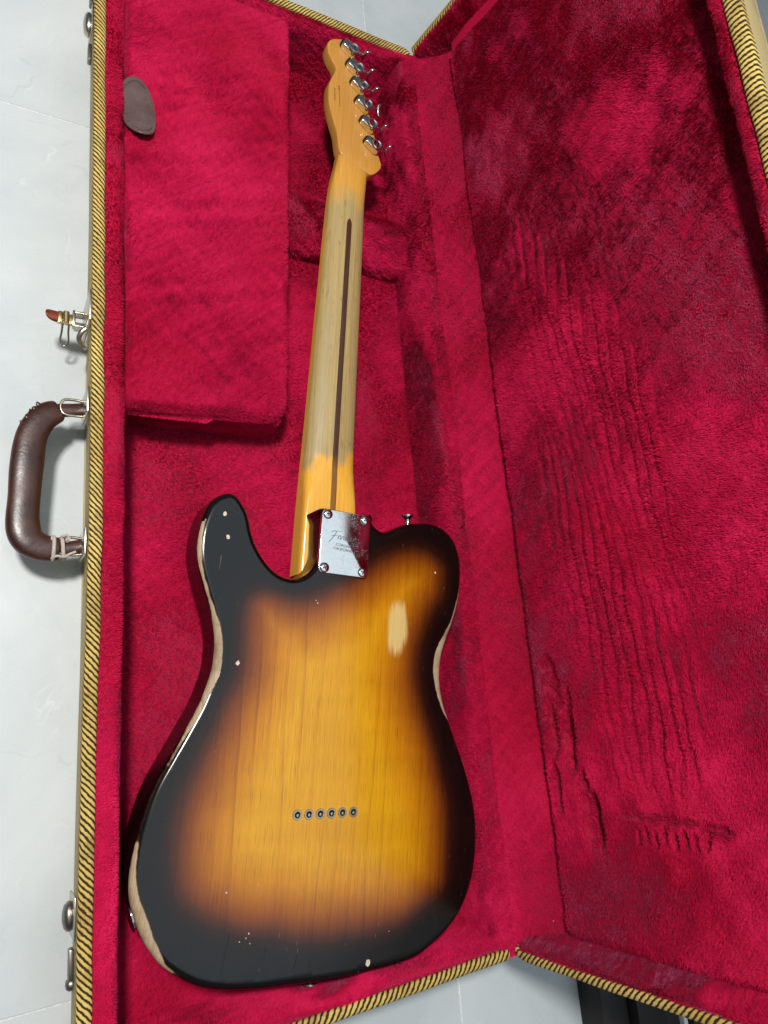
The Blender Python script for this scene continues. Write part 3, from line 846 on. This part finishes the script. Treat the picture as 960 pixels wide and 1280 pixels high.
# ================================================================== electric guitar, face down in the case
GM = Matrix(((0.99228939, 0.12381892, 0.00553535, 0.18843068),
             (-0.12344576, 0.99132048, -0.04522011, 0.15364193),
             (-0.01108641, 0.04418812, 0.99896171, 0.0836094),
             (0, 0, 0, 1)))
guitar = tag(empty('electric_guitar'), 'worn sunburst single cutaway electric guitar lying face down on crimson plush', 'electric guitar')
guitar.matrix_world = GM
BODY = [(-22.2,263.3), (-22.6,251.9), (-22.1,235.3), (-21.8,223.3), (-23.0,214.9), (-28.1,204.3), (-36.6,197.0), (-46.5,193.8), (-56.8,195.1), (-65.4,199.3), (-74.6,207.7), (-82.5,218.2), (-87.8,229.5), (-91.8,242.3), (-96.8,250.9), (-103.0,257.9), (-108.6,260.3), (-113.9,259.6), (-120.2,256.0), (-126.1,249.6), (-129.6,241.0), (-131.6,232.8), (-133.0,223.4), (-133.2,211.9), (-131.6,199.3), (-128.3,188.6), (-122.5,174.2), (-116.5,160.1), (-112.0,146.8), (-109.6,136.1), (-108.7,125.3), (-109.4,109.7), (-116.0,85.9), (-125.5,64.2), (-134.6,45.2), (-144.0,24.9), (-149.2,7.4), (-152.5,-11.0), (-153.6,-27.8), (-153.4,-40.7), (-151.6,-51.6), (-147.2,-63.6), (-139.4,-78.8), (-130.5,-90.5), (-122.0,-99.2), (-110.0,-107.4), (-98.4,-113.6), (-87.8,-117.4), (-76.3,-120.1), (-61.1,-122.2), (-43.1,-123.7), (-20.4,-124.7), (-4.9,-125.5), (9.7,-126.1), (28.5,-126.1), (51.7,-124.2), (76.5,-122.4), (96.1,-119.1), (110.2,-113.0), (126.0,-103.8), (140.6,-90.8), (149.4,-78.1), (156.9,-59.6), (160.2,-40.7), (160.6,-26.2), (159.7,-10.0), (155.4,10.0), (146.2,35.5), (137.8,53.5), (127.4,75.4), (119.8,92.2), (115.4,109.2), (114.3,124.2), (116.2,139.1), (121.2,154.0), (128.1,171.1), (134.1,190.9), (136.9,209.6), (137.0,228.3), (134.9,240.5), (129.9,252.4), (122.1,260.7), (110.6,266.7), (97.5,268.3), (83.1,266.4), (70.7,263.3), (62.0,259.5), (53.7,254.4), (45.9,251.2), (38.7,252.0), (33.1,255.5), (29.3,260.4), (27.8,262.9)]
BURST = [(58.3,233.5), (75.6,238.5), (97.1,236.0), (111.5,225.8), (113.8,212.3), (111.0,196.7), (102.2,181.6), (94.4,163.0), (87.7,145.7), (85.3,126.9), (85.7,113.6), (90.5,94.9), (101.4,67.9), (110.9,44.1), (118.3,22.0), (124.0,2.4), (126.7,-23.6), (124.5,-57.5), (113.1,-72.5), (94.7,-81.6), (74.8,-87.7), (54.0,-92.5), (23.6,-92.5), (-10.3,-90.7), (-36.0,-86.8), (-54.7,-83.9), (-74.2,-79.9), (-92.5,-71.8), (-109.4,-60.2), (-119.1,-44.3), (-122.5,-28.9), (-123.4,-14.4), (-123.2,-1.4), (-120.9,14.6), (-115.7,30.5), (-108.6,50.1), (-101.9,66.1), (-95.3,84.7), (-87.3,103.9), (-84.0,120.8), (-84.5,139.0), (-85.7,157.5), (-82.8,170.6), (-74.0,176.4), (-63.8,176.2), (-48.4,174.4), (-31.4,177.7), (-14.4,186.8), (8.9,198.4), (32.6,214.3), (42.6,223.4)]
WEARS = [[(-132.3,226.1,3.0), (-132.8,212.3,3.8), (-131.2,199.0,3.8), (-127.8,187.3,2.3), (-122.2,173.4,2.3), (-116.6,160.1,3.0), (-111.6,144.8,6.1), (-109.4,132.0,7.6), (-109.0,116.0,8.3), (-110.0,107.7,7.6), (-116.1,86.3,4.2), (-123.0,69.0,3.8), (-128.4,57.0,1.9), (-144.4,25.2,1.5), (-149.1,7.4,1.1), (-151.6,-7.8,0.9), (-153.0,-18.5,2.7), (-153.5,-39.7,6.1), (-151.7,-51.3,9.1), (-146.0,-66.3,12.1), (-139.3,-78.8,11.4), (-130.5,-90.5,7.6), (-122.0,-99.2,3.0), (-110.0,-107.4,1.1), (-98.7,-113.6,0.3)],
         [(136.9,211.7,0.8), (133.8,190.9,2.3), (128.3,171.1,3.0), (120.9,153.9,5.3), (116.2,139.6,7.6), (114.1,124.2,7.6), (115.5,109.2,6.1), (119.8,92.2,3.8), (124.8,82.0,1.9), (127.8,74.6,0.4), (137.8,53.5,0.5), (145.8,36.1,1.1), (154.9,10.0,0.6)]]
HEAD = [(-43.9,822.6), (-42.8,829.9), (-38.1,836.7), (-29.0,842.4), (-20.8,846.3), (-14.8,845.8), (-10.7,840.0), (-5.2,822.9), (2.7,799.2), (10.7,774.4), (18.7,749.9), (26.6,724.3), (32.7,703.6), (35.2,698.2), (35.0,690.8), (28.4,680.7), (22.0,676.0), (14.0,677.5), (0.0,681.0), (-13.0,684.0), (-18.5,688.5), (-21.3,698.0), (-23.9,711.1), (-28.9,724.0), (-34.6,739.8), (-37.4,753.9), (-38.1,769.4), (-36.2,778.8), (-32.6,789.9), (-31.3,796.5), (-32.7,801.5), (-37.6,806.9), (-42.0,814.4)]

out = catmull(np.array(BODY), 8, True)
# keep the heel edge straight
out = resample(out, 2.2, True)
if area2(out) < 0: out = out[::-1]
RB, TH = 6.0, 45.0
rings, dist_in = [], []
secs = []
for kk in range(5):
    t = math.pi / 2 * kk / 4; secs.append((RB * (1 - math.sin(t)), -TH + RB * (1 - math.cos(t))))
for z in (-32, -24, -16, -10, -7.5): secs.append((0.0, z))
for kk in range(7):
    t = math.pi / 2 * kk / 6; secs.append((RB * (1 - math.cos(t)), -RB * (1 - math.sin(t))))
m = len(out)
def seg_dist(P, Q, closed=True):
    A = Q; B = np.roll(Q, -1, 0) if closed else Q[1:]
    if not closed: A = Q[:-1]
    best = np.full(len(P), 1e9); arg = np.zeros(len(P), int)
    for i in range(len(A)):
        ab = B[i] - A[i]; t = np.clip(((P - A[i]) @ ab) / (ab @ ab + 1e-12), 0, 1)
        d = np.linalg.norm(P - (A[i] + t[:, None] * ab), axis=1)
        w = d < best; best[w] = d[w]; arg[w] = i
    return best, arg
def inside(P, Q):
    x, y = P[:, 0], P[:, 1]; c = np.zeros(len(P), bool)
    for i in range(len(Q)):
        (x1, y1), (x2, y2) = Q[i], Q[i - 1]
        k_ = ((y1 > y) != (y2 > y)) & (x < (x2 - x1) * (y - y1) / (y2 - y1 + 1e-12) + x1)
        c ^= k_
    return c
V = []; F = []; E = []
for d, z in secs:
    R_ = inset(out, d)
    V += [(p[0], p[1], z) for p in R_]
    E += [RB - d if False else d + min(0.0, (z + RB)) * 1.2] * m
for i in range(len(secs) - 1):
    for k in range(m): F.append([i * m + k, i * m + (k + 1) % m, (i + 1) * m + (k + 1) % m, (i + 1) * m + k])
F.append(list(range(m))[::-1])
top_ring = inset(out, RB)
gx, gy = np.meshgrid(np.arange(-150, 160, 2.6), np.arange(-126, 270, 2.6)); G = np.stack([gx.ravel(), gy.ravel()], 1)
G[:, 0] += (np.round((G[:, 1] + 126) / 2.6).astype(int) % 2) * 1.3
G = G[inside(G, top_ring)]
dG, _ = seg_dist(G, top_ring); G = G[dG > 1.3]
pts = [Vector(p) for p in top_ring] + [Vector(p) for p in G]
cv, ce, cf, *_ = delaunay_2d_cdt(pts, [(i, (i + 1) % m) for i in range(m)], [], 1, 1e-4)
base = (len(secs) - 1) * m
idx = {}
for i, p in enumerate(cv):
    if i < m: idx[i] = base + i
    else:
        idx[i] = len(V); V.append((p[0], p[1], 0.0)); E.append(None)
for f in cf: F.append([idx[i] for i in f])
VA = np.array(V); XY = VA[:, :2]
need = np.array([e is None for e in E])
ed = np.array([0.0 if e is None else e for e in E])
dd_, _ = seg_dist(XY[need], out); ed[need] = dd_
bq = resample(catmull(np.array(BURST), 5, True), 4, True)
bd, _ = seg_dist(XY, bq); sg = np.where(inside(XY, bq), 1.0, -1.0); burst = bd * sg
ww = np.full(len(V), -9.0)
for wi, wl in enumerate(WEARS):
    a = np.array(wl); a = a if a.ndim == 2 else a
    c = catmull(a, 6); 
    for j in range(len(c)):
        pass
    best = np.full(len(V), 1e9); wid = np.zeros(len(V))
    for j in range(len(c)):
        d = np.linalg.norm(XY - c[j, :2], axis=1); w_ = d < best; best[w_] = d[w_]; wid[w_] = c[j, 2]
    near = best < np.maximum(ed, 0) + 6.0 + wid * 0.3
    # wear sits on the rounded edge, reaching a little down the side
    val = (0.44, 0.95)[wi] * wid - np.maximum(ed - 1.2, 0) * 0.85 - np.maximum(1.2 - ed, 0) * 1.5 - np.where(wid < 1.6, 0.55, 0.15)
    ww = np.where(near, np.maximum(ww, val), ww)
pc, pa, pb = np.array((62.3, 160.0)), 11.5, 26.5
rot = math.radians(2)
q = XY - pc; px = q[:, 0] * math.cos(rot) - q[:, 1] * math.sin(rot); py = q[:, 0] * math.sin(rot) + q[:, 1] * math.cos(rot)
patch = 1.0 - np.sqrt((np.abs(px) / pa) ** 2.6 + (np.abs(py) / pb) ** 2.6)
body = mesh_obj('body', V, F, 'body', guitar, angle=45, attrs={'burst': burst, 'wear': ww, 'patch': patch})

# nicks through the lacquer
def chip(x, y, r, z=0.12, parent=body, h=0.35):
    n = 9; th = np.linspace(0, 2 * math.pi, n, endpoint=False)
    rr = r * (0.75 + 0.45 * np.array([random.random() for _ in range(n)]))
    P = np.stack([x + rr * np.cos(th) * 0.9, y + rr * np.sin(th) * 1.1], 1)
    V = [(p[0], p[1], z - h) for p in P] + [(p[0], p[1], z) for p in P]
    F = [list(range(n, 2 * n))] + [[k, (k + 1) % n, n + (k + 1) % n, n + k] for k in range(n)]
    return mesh_obj('paint_chip', V, F, 'bare', parent, False)
for x, y, r in ((-114.1, 240.8, 2.0), (-109.2, 221.3, 1.8), (-89.9, 117.8, 1.9), (103.9, 218.3, 1.0), (46.6, -116.2, 2.3), (-21.8, 174.5, 0.7), (-23.6, 176.8, 0.45), (-80.9, -53.1, 0.7), (-62, -86, 0.5), (-60, -83, 0.6), (-67, -88, 0.5), (-58.5, -90, 0.45), (66, -95, 0.4)):
    chip(x, y, r)
def hairline(pts, w=0.35):
    P = resample(catmull(np.array(pts, float), 6), 1.5, False); V, F = [], []
    for i, p in enumerate(P):
        t = P[min(i + 1, len(P) - 1)] - P[max(i - 1, 0)]; t /= np.linalg.norm(t); nr = np.array((-t[1], t[0])) * w * math.sin(math.pi * (i + 0.6) / (len(P) + 0.2))
        V += [(p[0] - nr[0], p[1] - nr[1], 0.10), (p[0] + nr[0], p[1] + nr[1], 0.10)]
    F = [[2 * i, 2 * i + 1, 2 * i + 3, 2 * i + 2] for i in range(len(P) - 1)]
    return mesh_obj('lacquer_crack', V, F, 'hole', body, False)
hairline([(-74.9, -80), (-77.2, -93), (-79.3, -111)], 0.45)
hairline([(-17.6, -101), (-19.5, -109), (-21.4, -115)], 0.6)
hairline([(-7.3, -107), (-6.2, -113), (-5.2, -118)], 0.5)
hairline([(-45, -92), (-46, -104)], 0.3)

# string ferrules
def ring_mesh(cx, cy, r0, r1, h, seg=22):
    V, F = lathe([(r0, -3.0), (r0, 0.25 * h), (r0 + 0.35, h), (r1 - 0.35, h), (r1, 0.4 * h), (r1, -1.0)], seg, 'z', (0, 0, 0))
    F = F[:-2]
    return V, F
for i in range(6):
    x = -27.0 + 10.4 * i + 0.4; y = -0.1 + 0.09 * i
    V, F = ring_mesh(0, 0, 2.35, 4.3, 0.7)
    fo = mesh_obj('string_ferrule', [(vx + x, vy + y, vz) for vx, vy, vz in V], F, 'nickel', guitar, angle=50)
    V, F = lathe([(2.36, 0.12), (0.2, 0.12)], 18, 'z', (x, y, 0))
    mesh_obj('string_hole', V, F, 'hole', fo, False)
    V, F = lathe([(1.25, 0.14), (1.15, 0.55), (0.2, 0.75)], 12, 'z', (x + 0.35, y - 0.45, 0))
    mesh_obj('string_ball', V, F, 'brass', fo, angle=60)

# neck plate, screws, engraving
PC = np.array((0.6, 232.0)); PRW, PRH = 49.0, 59.5
def rrect(cx, cy, w, h, r, n=7):
    P = []
    for sx_, sy_, a0 in ((1, 1, 0), (-1, 1, 90), (-1, -1, 180), (1, -1, 270)):
        for k in range(n):
            a = math.radians(a0 + 90 * k / (n - 1)); P.append((cx + sx_ * (w / 2 - r) + r * math.cos(a), cy + sy_ * (h / 2 - r) + r * math.sin(a)))
    return np.array(P)
V, F = slab(rrect(*PC, PRW, PRH, 4.5), -1.9, 1.9, 0.55, 3)
# tilt added so that more of the plate mirrors the bright overhead disc
PT = math.radians(3.9)
def tilt(p): return (PC[0] + (p[0] - PC[0]) * math.cos(PT), p[1], p[2] + 0.9 + (p[0] - PC[0]) * math.sin(PT))
plate = mesh_obj('neck_plate', [(x, y, z - (2.0 if z < 0.5 else 0.0)) for x, y, z in xform((V, F), tilt)[0]] if False else xform((V, F), tilt)[0], F, 'plate', guitar, angle=35)
for sx_, sy_ in ((-1, 1), (1, 1), (-1, -1), (1, -1)):
    x, y = PC[0] + sx_ * 19.0, PC[1] + sy_ * 25.0
    V, F = lathe([(4.7, 1.7), (4.6, 2.3), (3.8, 3.0), (2.2, 3.5), (0.3, 3.65)], 24, 'z', (x, y, 0))
    sc = mesh_obj('screw', *xform((V, F), tilt), 'chrome', plate, angle=40)
    a = random.uniform(0, 1.5)
    bars = []
    for r_ in (a, a + math.pi / 2):
        Vb, Fb = bbox(-2.3, 2.3, -0.5, 0.5, 3.2, 3.72, 0)
        bars.append(([(x + vx * math.cos(r_) - vy * math.sin(r_), y + vx * math.sin(r_) + vy * math.cos(r_), vz) for vx, vy, vz in Vb], Fb))
    mesh_obj('screw_slot', *xform(bars[0], tilt), 'hole', sc, False); 
    mesh_obj('screw_slot', *xform(([(vx, vy, vz + 0.03) for vx, vy, vz in bars[1][0]], bars[1][1]), tilt), 'hole', sc, False)
def stroke(name, pts, w, z, parent, mat):
    P = resample(catmull(np.array(pts, float), 6), 0.5, False); V = []
    for i, p in enumerate(P):
        t = P[min(i + 1, len(P) - 1)] - P[max(i - 1, 0)]; t /= np.linalg.norm(t) + 1e-9
        nr = np.array((-t[1], t[0])) * w * (0.55 + 0.45 * abs(t[1]))
        V += [(p[0] - nr[0], p[1] - nr[1], z), (p[0] + nr[0], p[1] + nr[1], z)]
    return V, [[2 * i, 2 * i + 1, 2 * i + 3, 2 * i + 2] for i in range(len(P) - 1)]
# the flowing script name, one mesh for each letter
GL = {'F': [[(-1.5, 4.2), (0.5, 5.6), (2.2, 4.9), (1.6, 2.2), (0.6, -0.8), (-0.8, -3.4)], [(0.4, 5.4), (3.0, 5.9), (6.2, 6.4)], [(-0.6, 1.6), (1.6, 2.0), (4.0, 2.6)]],
      'e': [[(0.2, 1.3), (2.0, 2.0), (1.9, 3.0), (0.9, 2.8), (0.3, 1.4), (0.9, 0.2), (2.0, 0.3), (3.0, 1.2)]],
      'n': [[(0.2, 0.0), (0.6, 1.6), (0.9, 2.8)], [(0.5, 1.4), (1.6, 2.8), (2.3, 2.5), (2.2, 0.8), (2.7, 0.1), (3.4, 0.9)]],
      'd': [[(2.2, 2.4), (1.0, 2.8), (0.3, 1.3), (0.9, 0.1), (1.9, 0.9), (2.6, 3.4), (3.1, 5.6)], [(2.4, 2.6), (2.3, 0.7), (2.9, 0.1), (3.7, 0.9)]],
      'r': [[(0.3, 0.0), (0.7, 1.6), (0.9, 2.7)], [(0.6, 1.4), (1.6, 2.7), (2.8, 2.9)]]}
cx = -13.5; sl = math.radians(-4)
for ch in 'Fender':
    parts = []
    k_ = 1.25
    for st_ in GL[ch]:
        P = [(cx + (x + 0.22 * y) * k_, 234.5 + y * k_) for x, y in st_]
        P = [(PC[0] + (x - PC[0]) * math.cos(sl) - (y - 234) * math.sin(sl), 234 + (x - PC[0]) * math.sin(sl) + (y - 234) * math.cos(sl)) for x, y in P]
        parts.append(stroke('g', P, 0.33, 1.955, plate, 'engrave'))
    vz = []
    for j, (v_, f_) in enumerate(parts): vz.append(([(a_, b_, c_ + 0.012 * j) for a_, b_, c_ in v_], f_))
    mesh_obj('engraved_letter', *xform(join(*vz), tilt), 'engrave', plate, False)
    cx += {'F': 5.6, 'e': 3.3, 'n': 3.9, 'd': 4.2, 'r': 3}[ch]
def text(body_, size, loc, rotz, mat, parent, name, ry=0.0):
    c = bpy.data.curves.new(name, 'FONT'); c.body = body_; c.size = size * MM; c.align_x = 'CENTER'; c.align_y = 'CENTER'; c.extrude = 0.00003; c.offset = 0.00002
    c.materials.append(M[mat])
    t_ = bpy.data.objects.new(name, c); COL.objects.link(t_)
    me = bpy.data.meshes.new_from_object(t_.evaluated_get(bpy.context.evaluated_depsgraph_get()))
    me.materials.clear(); me.materials.append(M[mat])
    bpy.data.objects.remove(t_)
    o = bpy.data.objects.new(name, me); COL.objects.link(o); o.parent = parent
    o.location = [v * MM for v in loc]; o.rotation_euler = (0, ry, rotz); o['kind'] = 'stuff'
    return o
text('CORONA', 3.6, (-0.8, 229.4, 1.97 + 0.9 - 0.06), sl, 'engrave', plate, 'engraved_line', -PT)
text('CALIFORNIA', 3.6, (-0.6, 225.6, 1.97 + 0.9 - 0.05), sl, 'engrave', plate, 'engraved_line', -PT)

# neck: square heel, then a rounded back
def nsec(y, hw, zf, zb, p, cx=0.0, n=40):
    # closed section: flat fingerboard side below, superellipse back above
    zm = zf + 7.0
    P = []
    for k in range(n + 1):
        a = math.pi * k / n
        c, s = math.cos(a), math.sin(a)
        P.append((cx + hw * math.copysign(abs(c) ** (2 / p), c), y, zm + (zb - zm) * abs(s) ** (2 / p)))
    P += [(cx - hw, y, zf + 1.0), (cx - hw + 1.0, y, zf), (cx + hw - 1.0, y, zf), (cx + hw, y, zf + 1.0)]
    return P
NS = [(204, 28.6, -54, -29.2, 9), (262, 28.6, -54, -29.2, 9), (276, 28.4, -54, -29.2, 7.5), (290, 28.2, -54, -29.4, 5), (304, 28.0, -54, -30, 3.3), (320, 27.6, -54, -30.8, 2.5), (345, 27.0, -54, -31.2, 2.25), (420, 25.8, -54, -31.8, 2.2), (500, 24.6, -54, -32.3, 2.2), (580, 23.2, -54, -33.0, 2.2), (628, 22.2, -53.8, -33.6, 2.2), (640, 21.8, -53.4, -33.7, 2.25), (652, 21.4, -52.4, -33.6, 2.4), (664, 20.6, -50.5, -33.4, 2.7), (676, 19.6, -48.6, -33.1, 3.2), (690, 18.6, -47.5, -32.95, 4.0), (706, 17.0, -46.8, -32.95, 5), (722, 13.5, -46.0, -33.3, 6)]
ydense = sorted(set([a[0] for a in NS] + list(range(210, 720, 6))))
arr = np.array(NS)
secs = []
for y in ydense:
    hw, zf, zb, pw = [float(np.interp(y, arr[:, 0], arr[:, k])) for k in (1, 2, 3, 4)]
    secs.append(nsec(y, hw, zf, zb, pw, float(np.interp(y, [645, 656, 666, 678, 692, 706, 722], [0, 0.2, 0.4, 0.6, 0.9, 1.5, 3.0]))))
neck = mesh_obj('neck', *loft(secs), 'neck', guitar, angle=40)
# walnut stripe let into the back of the neck
V = []; ysd = np.linspace(262, 607, 90)
for i, y in enumerate(ysd):
    zb = float(np.interp(y, arr[:, 0], arr[:, 3])); hw = 3.1 if y < 600 else max(0.6, 3.1 * math.sqrt(max(0, 1 - ((y - 600) / 7.2) ** 2)))
    x0 = -0.3 + 1.2 * (1 - (y - 262) / 345.0)
    for dx, dz in ((-hw, -0.4), (-hw * 0.98, 0.02), (0, 0.20), (hw * 0.98, 0.02), (hw, -0.4)):
        V.append((x0 + dx, y, zb + dz))
F = [[i * 5 + k, (i + 1) * 5 + k, (i + 1) * 5 + k + 1, i * 5 + k + 1] for i in range(len(ysd) - 1) for k in range(4)]
mesh_obj('truss_rod_stripe', V, F, 'walnut', neck, angle=60)

hd = resample(catmull(np.array(HEAD), 6, True), 1.6, True)
V, F = slab(hd, -47.0, -33.0, 1.3, 3)
head = mesh_obj('headstock', V, F, 'neck', guitar, angle=40)
text('MADE IN MEXICO', 2.1, (-30.1, 761.0, -32.93), math.radians(-86), 'ink', head, 'stamped_line')
for i in range(9):      # a faded row of stamped digits, too worn to read
    y = 774.5 - i * 3.2; x = -25.4 + i * 0.34
    V, F = bbox(x - (1.0 if i < 2 else 0.55), x + (1.0 if i < 2 else 0.55), y - 1.0, y + 0.9, -33.02, -32.94, 0)
    mesh_obj('stamped_mark', V, F, 'ink', head, False)

# six tuners
TP = [(-14.0, 829.3), (-5.6, 806.1), (1.7, 784.1), (9.0, 761.1), (16.9, 736.9), (23.8, 711.2)]
BR = [0.5, 0.2, 0.35, 1.35, 0.05, 0.1]
ax = math.radians(13); axc = math.radians(-26)          # the shafts stand square to the slanting edge
for i, (tx, ty) in enumerate(TP):
    def tr(p, tx=tx, ty=ty):
        return (tx + p[0] * math.cos(ax) - p[1] * math.sin(ax), ty + p[0] * math.sin(ax) + p[1] * math.cos(ax), p[2])
    # housing: wide rounded casing, its gear cap standing proud
    P = np.array([(-13.5, -3.8), (-11, -5.6), (-4, -6.2), (1.5, -6.4), (5.2, -4.6), (6.6, 0), (5.2, 4.6), (1.5, 6.4), (-4, 6.2), (-11, 5.6), (-13.5, 3.8)])
    V, F = slab(resample(catmull(P, 4, True), 1.2, True), -33.0, -25.2, 1.4, 3)
    def trc(p, tx=tx, ty=ty):
        return (tx + p[0] * math.cos(axc) - p[1] * math.sin(axc), ty + p[0] * math.sin(axc) + p[1] * math.cos(axc), p[2])
    t = mesh_obj('tuner', *xform((V, F), trc), 'chrome', guitar, angle=45)
    V, F = lathe([(7.2, -27), (7.2, -23.9), (6.5, -22.9), (5.2, -22.6), (4.4, -23.0), (0.3, -22.7)], 24, 'z')
    mesh_obj('gear_cap', *xform((V, F), tr), 'chrome', t, angle=35)
    V, F = lathe([(1.6, -23.0), (1.5, -22.4), (0.2, -22.3)], 12, 'z')
    mesh_obj('cap_screw', *xform((V, F), tr), 'steel_dark', t, angle=40)
    V, F = lathe([(5.2, -33.1), (5.2, -28), (4.6, -26.2), (0.3, -26.0)], 20, 'z', (-11.0, 0, 0))
    mesh_obj('mounting_foot', *xform((V, F), trc), 'steel_dark', t, angle=40)
    V, F = lathe([(1.9, 5.0), (1.9, 8.5), (2.6, 9.0), (2.6, 10.5), (1.7, 11.0), (1.7, 15.0)], 14, 'x', (0, 0, -29.0))
    mesh_obj('tuner_shaft', *xform((V, F), tr), 'chrome', t, angle=40)
    P = ellipse(0, 0, 5.0, 7.6, 0, 26, 2.6)
    V, F = slab(P, -1.7, 1.7, 1.3, 3)
    b_ = BR[i] + 1.15 if i != 3 else 0.35
    V = [(19.0 + x, y * math.cos(b_) - z * math.sin(b_), -29.0 + y * math.sin(b_) + z * math.cos(b_)) for x, y, z in V]
    mesh_obj('tuner_button', *xform((V, F), tr), 'chrome', t, angle=45)

# strap buttons and jack
def lathe_dir(prof, c, d, seg=20):
    d = np.array(d, float); d /= np.linalg.norm(d); a = np.cross(d, (0, 0, 1.0)); a /= np.linalg.norm(a); b = np.cross(d, a)
    V, F = lathe(prof, seg, 'z')
    return [tuple(np.array(c) + a * x + b * y + d * z) for x, y, z in V], F
V, F = lathe_dir([(5.4, -1), (5.4, 0.8), (3.2, 2.2), (2.9, 6.0), (4.2, 8.2), (6.4, 9.6), (6.6, 11.0), (4.0, 12.0), (0.3, 12.2)], (83.3, 267.0, -22.0), (-0.08, 1, 0))
mesh_obj('strap_button', V, F, 'chrome', guitar, angle=45)
V, F = lathe_dir([(5.4, -1), (5.4, 0.8), (3.2, 2.2), (2.9, 6.0), (4.2, 8.2), (6.4, 9.6), (6.6, 11.0), (4.0, 12.0), (0.3, 12.2)], (8.0, -124.0, -27.0), (0, -1, 0))
mesh_obj('strap_button', V, F, 'chrome', guitar, angle=45)
V, F = lathe_dir([(11.5, -2.0), (11.5, 0.8), (10.6, 1.6), (7.0, 1.6), (6.2, 0.2), (0.3, -0.2)], (-144.6, -69.0, -24.0), (-1, -0.42, 0))
mesh_obj('jack_cup', V, F, 'chrome', guitar, angle=40)
# bridge, volume and tone knobs on the face underneath
V, F = bbox(-41, 41, -30, 54, -49.5, -45.2, 0.8)
mesh_obj('bridge_plate', V, F, 'chrome', guitar)
for yk in (62.0, 30.0):
    V, F = lathe([(9.5, -45.3), (9.5, -60.5), (8.8, -62.0), (0.3, -62.0)], 24, 'z', (-82.0, yk, 0))
    mesh_obj('control_knob', V, F, 'chrome', guitar, angle=40)

# ================================================================== things at the edge of the picture
V, F = bbox(516, 552, -520, 60, 0, 46, 1.5)
bench = tag(empty('dark_slatted_bench', (0.516, -0.23, 0)), 'low dark wooden slatted piece with one white strip, behind the open lid', 'furniture')
def bpart(name, x0, x1, z0, z1, mat):
    V, F = bbox(x0 - 516, x1 - 516, -330, 250, z0, z1, 1.5)
    return mesh_obj(name, V, F, mat, bench)
bpart('slat', 516, 553.5, 0, 34, 'black_wood')
bpart('slat', 555, 598, 0, 46, 'black_wood')
bpart('slat', 599.5, 624, 0, 40, 'black_wood')
bpart('white_strip', 626, 632.5, 0, 44, 'white_edge')
bpart('slat', 634, 900, 0, 50, 'black_wood')

# ================================================================== plush pile on every lining (fine fibres, joined per lining)
GI = np.array(GM.inverted())
def under_guitar(P):
    q = P * MM @ GI[:3, :3].T + GI[:3, 3]
    return inside(q[:, :2] / MM, inset(out, 14.0))
K = 1.0
def keep_floor(P, u, v):
    x, y = P[:, 0], P[:, 1]
    k = (x > 29) & (x < 357) & (y > 20) & (y < 1008)
    k &= ~((x < 176) & (y > 514)) & ~((y > 742) & (y < 797))
    return k & ~under_guitar(P)
pile(ffloor, int(430000 * K), 3.0, floor_l, 1, (0.2, -1, 0), 0.6, keep=keep_floor)
pile(fledge, int(100000 * K), 2.2, ledge, 1, (0.6, -0.8, 0), 0.6, ulim=(0.08, 0.98))
pile(fend0, int(42000 * K), 3.0, end0, -1, (0.3, 0.6, -0.6), 0.6, ulim=(0.10, 0.98))
pile(fend1, int(42000 * K), 3.0, end1, 1, (0.3, -0.6, -0.6), 0.6, ulim=(0.10, 0.98))
pile(fwall, int(140000 * K), 3.8, wall_r, 1, (0, -0.7, -0.7), 0.6)
pile(fflap, int(150000 * K), 2.0, flap, 1, (0.0, -1, 0), 0.9, ulim=(0.05, 0.93), spread=0.22, patch=110.0)
pile(frest, int(34000 * K), 4.6, rest, -1, (0.5, -1, 0), 0.6)
pile(ffront, int(16000 * K), 3.2, cfront, -1, (0.3, -0.5, -1), 0.6)
pile(fside, int(40000 * K), 2.4, cside, 1, (0.3, -0.5, -1), 0.6, ulim=(0.45, 1))
tabf = ell_xy(TABC, 17.0, 33.0, TABR)
pile(flid, int(190000 * K), 4.0, clid, 1, (0.5, 0.85, 0), 0.7, keep=lambda P, u, v: (tabf(P) > 0.55) & (P[:, 2] > ZF - 20.5), patch=64.0, amp=0.45, turn=0.4)
def lid_len(P, u, v):
    s = 44 + 302 * u; y = 20 + 998 * v
    m, r = ribs(s, y)
    return np.clip(1.0 - 0.8 * m * smooth(-r, 0.0, 0.6), 0.15, 1) * np.clip(1 - dent(s, y) * 0.04, 0.5, 1)
def lid_lean(P, u, v):
    s = 44 + 302 * u; y = 20 + 998 * v
    return np.clip(1 - dent(s, y) * 0.30, 0.05, 1)
pile(fpanel, int(620000 * K), 3.6, panel, 1, (0.1, -1.0, -0.25), 0.65, patch=105.0, amp=0.55, turn=0.65, lmod=lid_len, leanmod=lid_lean, keep=lambda P, u, v: P[:, 1] < 1000)
pile(ffar, int(60000 * K), 2.6, far, 1, (-0.3, -1, 0), 0.5, ulim=(0.0, 0.95))
pile(flow, int(55000 * K), 3.2, low, 1, (0.2, 0.3, 0.9), 0.6, ulim=(0.0, 0.92))
pile(fhigh, int(30000 * K), 2.6, high, -1, (0.2, -0.3, 0.9), 0.6, ulim=(0.0, 0.92))
